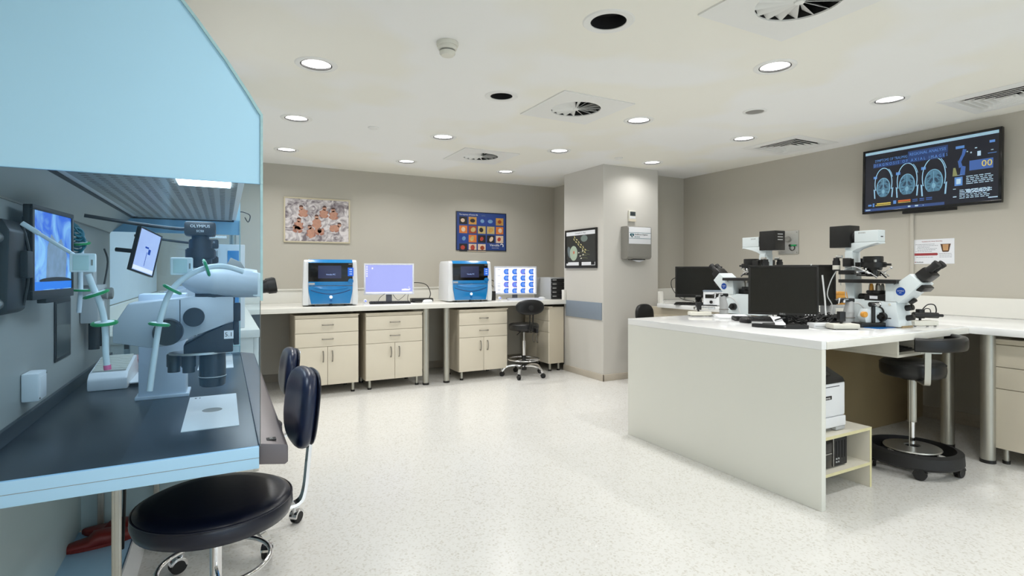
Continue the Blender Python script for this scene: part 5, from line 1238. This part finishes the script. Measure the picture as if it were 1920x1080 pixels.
# stereo microscopes of the workstation
def stereo(label, loc):
    t = thing('stereo_microscope', label, 'microscope', loc, 0, 'stereo microscopes in the workstation')   # local origin: optical axis on the worktop; +X to the user
    b = MB().prism([(-.30, .30), (-.26, .37), (-.10, .385), (.028, .385), (.028, .30), (-.02, .285), (-.155, .232), (-.205, .228), (-.30, .25)], 'y', -.055, .055, .006)
    bd = b.build('focus_arm', 'lgrey', t)
    bd.data.materials.clear(); bd.data.materials.append(M['scope_grey'])
    MB().box(-.125, -.123, -.0565, -.05, .255, .378).build('seam', 'blackm', bd)
    for y0, y1 in ((-.055, -.085), (.055, .085)):
        MB().cyl((-.085, y0, .322), (-.085, y1, .322), .030, seg=30, bev=.003).build('zoom_knob', 'black', t)
        MB().cyl((-.155, y0, .278), (-.155, y1 * 1.15, .278), .042, .040, 32, .004).build('focus_knob', 'black', t)
    MB().prism([(.027, .302), (.027, .20), (-.115, .20), (-.115, .232), (-.05, .266)], 'y', -.052, .052, .005).build('lens_carrier', 'black', t)
    MB().box(.0, .028, -.0535, -.05, .245, .272).build('number_label', 'paper', t); lettering('label_text', '5.1', .02, 'txt_k', t, (.014, -.0538, .2585))
    MB().box(.028, .045, -.03, .03, .22, .30, .003).box(.028, .05, -.025, .025, .30, .36, .003).build('side_slider', 'blackm', t)
    MB().prism(ell(-.07, .0, .09, .058, 32), 'z', .196, .203, .002).build('nose_plate', 'steel', t)
    MB().cyl((-.034, 0, .20), (-.034, 0, .118), .039, .0405, 32).cyl((-.034, 0, .118), (-.034, 0, .085), .041, .038, 32, .004).build('objective_barrel', 'black', t)
    MB().torus((-.034, 0, .118), .0408, .0015, 32, 6).build('white_ring', 'lgrey', t)
    for x, y in ((-.102, -.02), (-.145, .01)): MB().cyl((x, y, .198), (x, y, .155), .021, seg=22, bev=.002).cyl((x, y, .155), (x, y, .138), .018, seg=22).build('spare_objective', 'black', t)
    # rounded binocular head
    b = MB(); n, k = 26, 20; sec = []
    for i in range(n + 1):
        u = i / n; x = -.122 + .222 * u
        hh = .066 * (math.sin(PI * min(1, u * 1.12 + .02)) ** .55 if u < .5 else (1 - .10 * ((u - .5) / .5) ** 2)); hh = max(hh, .003)
        cz = .436 - .018 * max(0, u - .45) ; yy = .075 * min(1, (.35 + 1.6 * u) if u < .4 else 1)
        sec.append([b.bm.verts.new((x, yy * math.copysign(abs(math.cos(2 * PI * j / k)) ** .7, math.cos(2 * PI * j / k)), cz + hh * .8 * math.copysign(abs(math.sin(2 * PI * j / k)) ** .7, math.sin(2 * PI * j / k)))) for j in range(k)])
    for A, B in zip(sec, sec[1:]):
        for j in range(k): b.bm.faces.new((A[j], A[(j + 1) % k], B[(j + 1) % k], B[j]))
    b.bm.faces.new(sec[0]); b.bm.faces.new(sec[-1][::-1])
    hd = b.build('binocular_head', 'scope', t, 60)
    hd.data.materials.clear(); hd.data.materials.append(M['scope_grey'])
    MB().cyl((-.03, 0, .383), (-.03, 0, .395), .055, seg=30).build('head_ring', 'blackm', t)
    MB().prism([(.0, .475), (.02, .515), (.05, .50), (.065, .475)], 'y', -.03, .03, .003).build('head_cover', 'grey', hd)
    MB().prism([(.085, .385), (.085, .47), (.115, .46), (.115, .38)], 'y', -.06, .06, .005).build('eyepiece_block', 'scope', hd)
    for y in (-.033, .033):
        MB().cyl((.10, y, .412), (.135, y, .417), .021, .022, 22, .002).cyl((.130, y, .416), (.160, y, .421), .026, .028, 24, .003).build('eyepiece', 'black', hd)
    cm = MB().cyl((-.069, 0, .48), (-.069, 0, .575), .034, seg=28, bev=.003).cyl((-.069, 0, .57), (-.069, 0, .59), .026, seg=24).cyl((-.069, 0, .51), (-.069, 0, .545), .044, seg=28, bev=.004).build('camera_adapter', 'black', t)
    MB().box(-.114, -.024, -.04, .04, .585, .632, .010).build('camera', 'black', t)
    lettering('camera_text', 'OLYMPUS', .013, 'lgrey', cm, (-.069, -.0408, .616)); lettering('camera_text', 'SC50', .010, 'lgrey', cm, (-.069, -.0408, .600))
    MB().box(-.275, -.125, .29, .40, .0, .385, .006).box(-.235, -.165, .02, .30, .262, .345, .006).build('stand_column', M['scope_pale'], t)
    MB().box(-.285, -.115, .28, .41, .0, .012, .003).build('stand_foot', M['scope_pale'], t)
    MB().tube([(-.09, .04, .615), (-.14, .10, .615), (-.26, .14, .63), (-.40, .12, .65)], .006, 8, smooth=6).build('camera_cable', 'black', t)
    return t
M['scope_grey'] = mat('grey_microscope_enamel', C(176, 184, 192), .35, var=.01); M['scope_pale'] = mat('pale_stand_enamel', C(220, 232, 246), .35, var=.01)
st = stereo('stereo microscope with black camera nearest the blue glass', (0, 2.075, .80))
c_ = copy_tree(st); c_.location = (0, 3.18, .80); c_['label'] = 'stereo microscope at the far end of the workstation, hidden behind the near one'

# gas tubing with green disc filters
def tubing(label, pts, discs, box, r=.008, tip=None, dr=.026):
    t = thing('gas_tubing', label, 'tubing', box, 0, 'gas tubes with green filter discs')
    O = Vector(box); P = [Vector(p) - O for p in pts]; Cv = crom(P, 8)
    MB().tube(Cv, r, 10).build('tube', 'tubing', t)
    for k in discs:
        i = min(int(k * (len(Cv) - 1)), len(Cv) - 2); d = (Cv[i + 1] - Cv[i]).normalized(); c = Cv[i]
        f = MB().cyl(c - d * .0035, c + d * .0035, dr, seg=28, bev=.002).build('filter_disc', 'green', t)
        MB().cyl(c - d * .0045, c + d * .0045, dr * .72, seg=24).build('filter_membrane', 'white', f)
    if tip:
        a, b_ = Cv[-4], Cv[-1]; MB().cyl(a, b_, r * 1.15, seg=12).build('tip', tip, t)
    return t
M['outlet_w'] = mat('outlet_white', C(226, 236, 240), .3)
def outlet(t, s=.031):
    MB().box(-s, s, -.008, .008, -s * .9, s * .9, .004).build('outlet_box', 'outlet_w', t); MB().box(-s * .74, s * .5, -.0095, -.006, -s * .72, s * .72, .002).build('outlet_cover', mat('outlet_cover', C(190, 214, 214), .3), t)
    MB().box(s * .66, s * .8, -.0095, -.007, -s * .25, s * .3).build('outlet_mark', 'grey', t)
t = tubing('white outlet box and gas tube with green discs in front of the blue screen', [(-.311, 1.75, 1.262), (-.300, 1.752, 1.225), (-.289, 1.755, 1.193), (-.280, 1.76, 1.15), (-.277, 1.765, 1.10), (-.276, 1.765, 1.05), (-.272, 1.765, 1.008)], (.27, .58), (-.321, 1.75, 1.291), .0075, 'pink', .030); outlet(t, .027)
t = tubing('white outlet box and arching gas tube with green discs over the microscope head', [(.05, 1.76, 1.268), (.0, 1.755, 1.283), (-.05, 1.75, 1.277), (-.10, 1.75, 1.248), (-.132, 1.75, 1.208), (-.148, 1.75, 1.16), (-.157, 1.75, 1.117), (-.168, 1.75, 1.03), (-.178, 1.75, .945)], (.24, .48, .74), (-.104, 1.762, 1.283), .0075, None, .026); outlet(t, .027)
tubing('thin gas tube with teal ring and green discs on the rear panel', [(-.452, 2.42, 1.372), (-.450, 2.43, 1.32), (-.455, 2.44, 1.26), (-.455, 2.44, 1.20), (-.46, 2.44, 1.12)], (.05, .36, .75), (-.452, 2.42, 1.372), .0075, None, .030)
b = MB()
for k in range(7): b.torus((0, 0, 0), .022, .004, 24, 6, T=Matrix.Translation((-.462 + .002 * (k % 3), 2.40 + .004 * k, 1.425 - .012 * k)) @ Matrix.Rotation(R(60 + 11 * k), 4, 'Y') @ Matrix.Rotation(R(20 * k), 4, 'X'))
tag(b.build('tube_coil', 'teal'), 'bunched teal tube coil hanging on the rear panel', 'tube')
tag(MB().cyl((-.443, 1.755, 1.389), (-.30, 1.755, 1.281), .0045, seg=12).cyl((-.443, 1.755, 1.389), (-.41, 1.755, 1.364), .006, seg=12).build('pipette_rod', 'tubing'), 'slim clear rod slanting across the blue screen', 'rod')
# tube rack and pink trays
t = thing('tube_rack', 'white sloping tube rack with ribs on the dark worktop', 'rack', (-.405, 2.62, .80), 0)
MB().prism([(0, 0), (.32, 0), (.32, .055), (.27, .10), (.03, .065), (0, .045)], 'x', -.065, .065, .008).build('body', 'white', t)
for k in range(9):
    y = .05 + .025 * k; z = .0675 + .035 * (y - .03) / .24
    MB().box(-.055, .055, y - .006, y + .006, z, z + .006, .001).build('rib', 'offwhite', t)
MB().box(.065, .12, .04, .30, .012, .018, .002).build('side_flap', 'white', t)
t = thing('tray_stack', 'translucent pink trays behind the white tube rack', 'tray', (-.33, 3.02, .80), 12)
for k in range(3): MB().prism([(-.09, -.08), (.09, -.08), (.09, .08), (-.09, .08)], 'z', .002 + .026 * k, .022 + .026 * k, .004).build('tray', mat('pink_tray', C(196, 110, 112), .3) if k == 0 else bpy.data.materials['pink_tray'], t)
t = thing('glass_vial', 'slim glass vial with dark mark standing behind the tube rack', 'vial', (-.385, 2.955, .80), 0)
MB().lathe([(0, .0), (.012, .0), (.013, .17), (.011, .17), (.010, .01), (0, .01)], 18).build('tube', 'glass_far', t); MB().cyl((0, 0, .17), (0, 0, .19), .014, seg=18).build('cap', 'lgrey', t); MB().box(-.009, .009, -.014, -.0125, .12, .16).build('label', 'blackm', t)
t = thing('glass_dish_lid', 'pale green glass lid at the far end of the worktop', 'lid', (.0, 3.40, .80), 10)
# things on the side counter seen through the far glass
MB().box(-.10, .075, -.035, .035, .0, .05, .006).build('body', 'glass_far', t); MB().box(-.10, .075, -.036, .036, .05, .056, .002).build('rim', 'glass_edge', t)
t = thing('steriliser_column', 'tall white column with bright blue stripe on the side counter', 'column', (.02, 3.93, .90), 0)
MB().box(-.10, .10, -.03, .12, .0, .54, .006).build('case', 'white', t); MB().box(.0, .065, -.034, -.028, .03, .50, .002).build('blue_stripe', 'blue', t)
MB().box(-.06, -.056, -.032, -.028, .05, .5).build('seam', 'grey', t); MB().cyl((.03, 0, .54), (.03, 0, .74), .02, seg=18).cyl((.03, 0, .62), (.03, 0, .66), .035, seg=18, bev=.005).build('rod', 'alu', t)
MB().tube([(.03, 0, .74), (.0, -.01, .755), (-.06, -.01, .73), (-.09, 0, .75)], .003, 6, smooth=5).tube([(.03, 0, .74), (.08, 0, .755), (.13, 0, .735), (.12, 0, .69), (.10, 0, .72)], .003, 6, smooth=5).build('wires', 'black', t)
# below the workstation
t = thing('foot_platform', 'low pale box on the floor under the workstation', 'platform', (-.43, 2.62, 0), 0)
MB().prism([(-.16, .0), (.10, .0), (.07, .085), (-.16, .085)], 'y', -.40, .46, .004).build('box', 'strip_blue', t); MB().prism([(.105, .0), (.112, .0), (.082, .09), (.075, .09)], 'y', -.40, .46, .001).build('front_cover', 'white', t)
def clog(label, loc, rz):
    t = thing('clog', label, 'shoe', loc, rz, 'dark red clogs')
    b = MB(); n, k = 14, 16; sec = []
    for i in range(n + 1):
        u = i / n; y = -.135 + .27 * u
        w = .046 * (math.sin(PI * min(.98, max(.03, u))) ** .42) * (1.06 if u < .5 else .92); h = .062 * (1 - .25 * abs(u - .35) ** 1.2) * (math.sin(PI * min(.97, u * .62 + .14)) ** .8)
        if u > .6: h *= .62
        sec.append([b.bm.verts.new((w * math.copysign(abs(math.cos(2 * PI * j / k)) ** .7, math.cos(2 * PI * j / k)), y, max(0, h * .5 + h * .5 * math.copysign(abs(math.sin(2 * PI * j / k)) ** .7, math.sin(2 * PI * j / k))))) for j in range(k)])
    for A, B in zip(sec, sec[1:]):
        for j in range(k): b.bm.faces.new((A[j], A[(j + 1) % k], B[(j + 1) % k], B[j]))
    b.bm.faces.new(sec[0]); b.bm.faces.new(sec[-1])
    b.build('upper', 'red', t, 70); MB().prism([(.046 * .9 * x_, y_) for x_, y_ in ell(0, 0, 1.05, .135, 24)], 'z', 0, .012, .003).build('sole', 'red', t)
clog('dark red clog lying nearest on the low platform', (-.475, 2.90, .086), 100); clog('second dark red clog behind the chrome leg', (-.43, 3.0, .086), 70)
tag(MB().tube([(-.40, 2.6, .74), (-.41, 2.62, .60), (-.40, 2.66, .45), (-.39, 2.72, .30), (-.40, 2.75, .09)], .007, 8, smooth=6).tube([(-.44, 2.58, .74), (-.40, 2.62, .66), (-.37, 2.66, .56), (-.36, 2.7, .4), (-.38, 2.8, .09)], .006, 8, smooth=6).build('power_cables', 'black'), 'black power cables hanging behind the chrome workstation leg', 'cable')
t = thing('warning_stand', 'small yellow plastic marker on the floor beyond the near stool', 'marker', (-.22, 3.05, 0), 20)
MB().prism([(-.03, 0), (.03, 0), (.014, .11), (-.014, .11)], 'y', -.01, .01, .003).build('body', mat('marker_yellow', C(214, 188, 60), .5), t); MB().box(-.035, .035, -.03, .03, 0, .008, .002).build('foot', 'black', t)
tag(MB().tube([(-.22, 3.1, .006), (-.12, 3.12, .006), (-.04, 3.03, .006), (-.10, 2.94, .006), (-.22, 2.98, .006), (-.26, 3.1, .006), (-.15, 3.2, .006), (-.02, 3.2, .006)], .005, 6, smooth=6).build('floor_cable', 'black'), 'black cable looping on the floor under the workstation', 'cable')
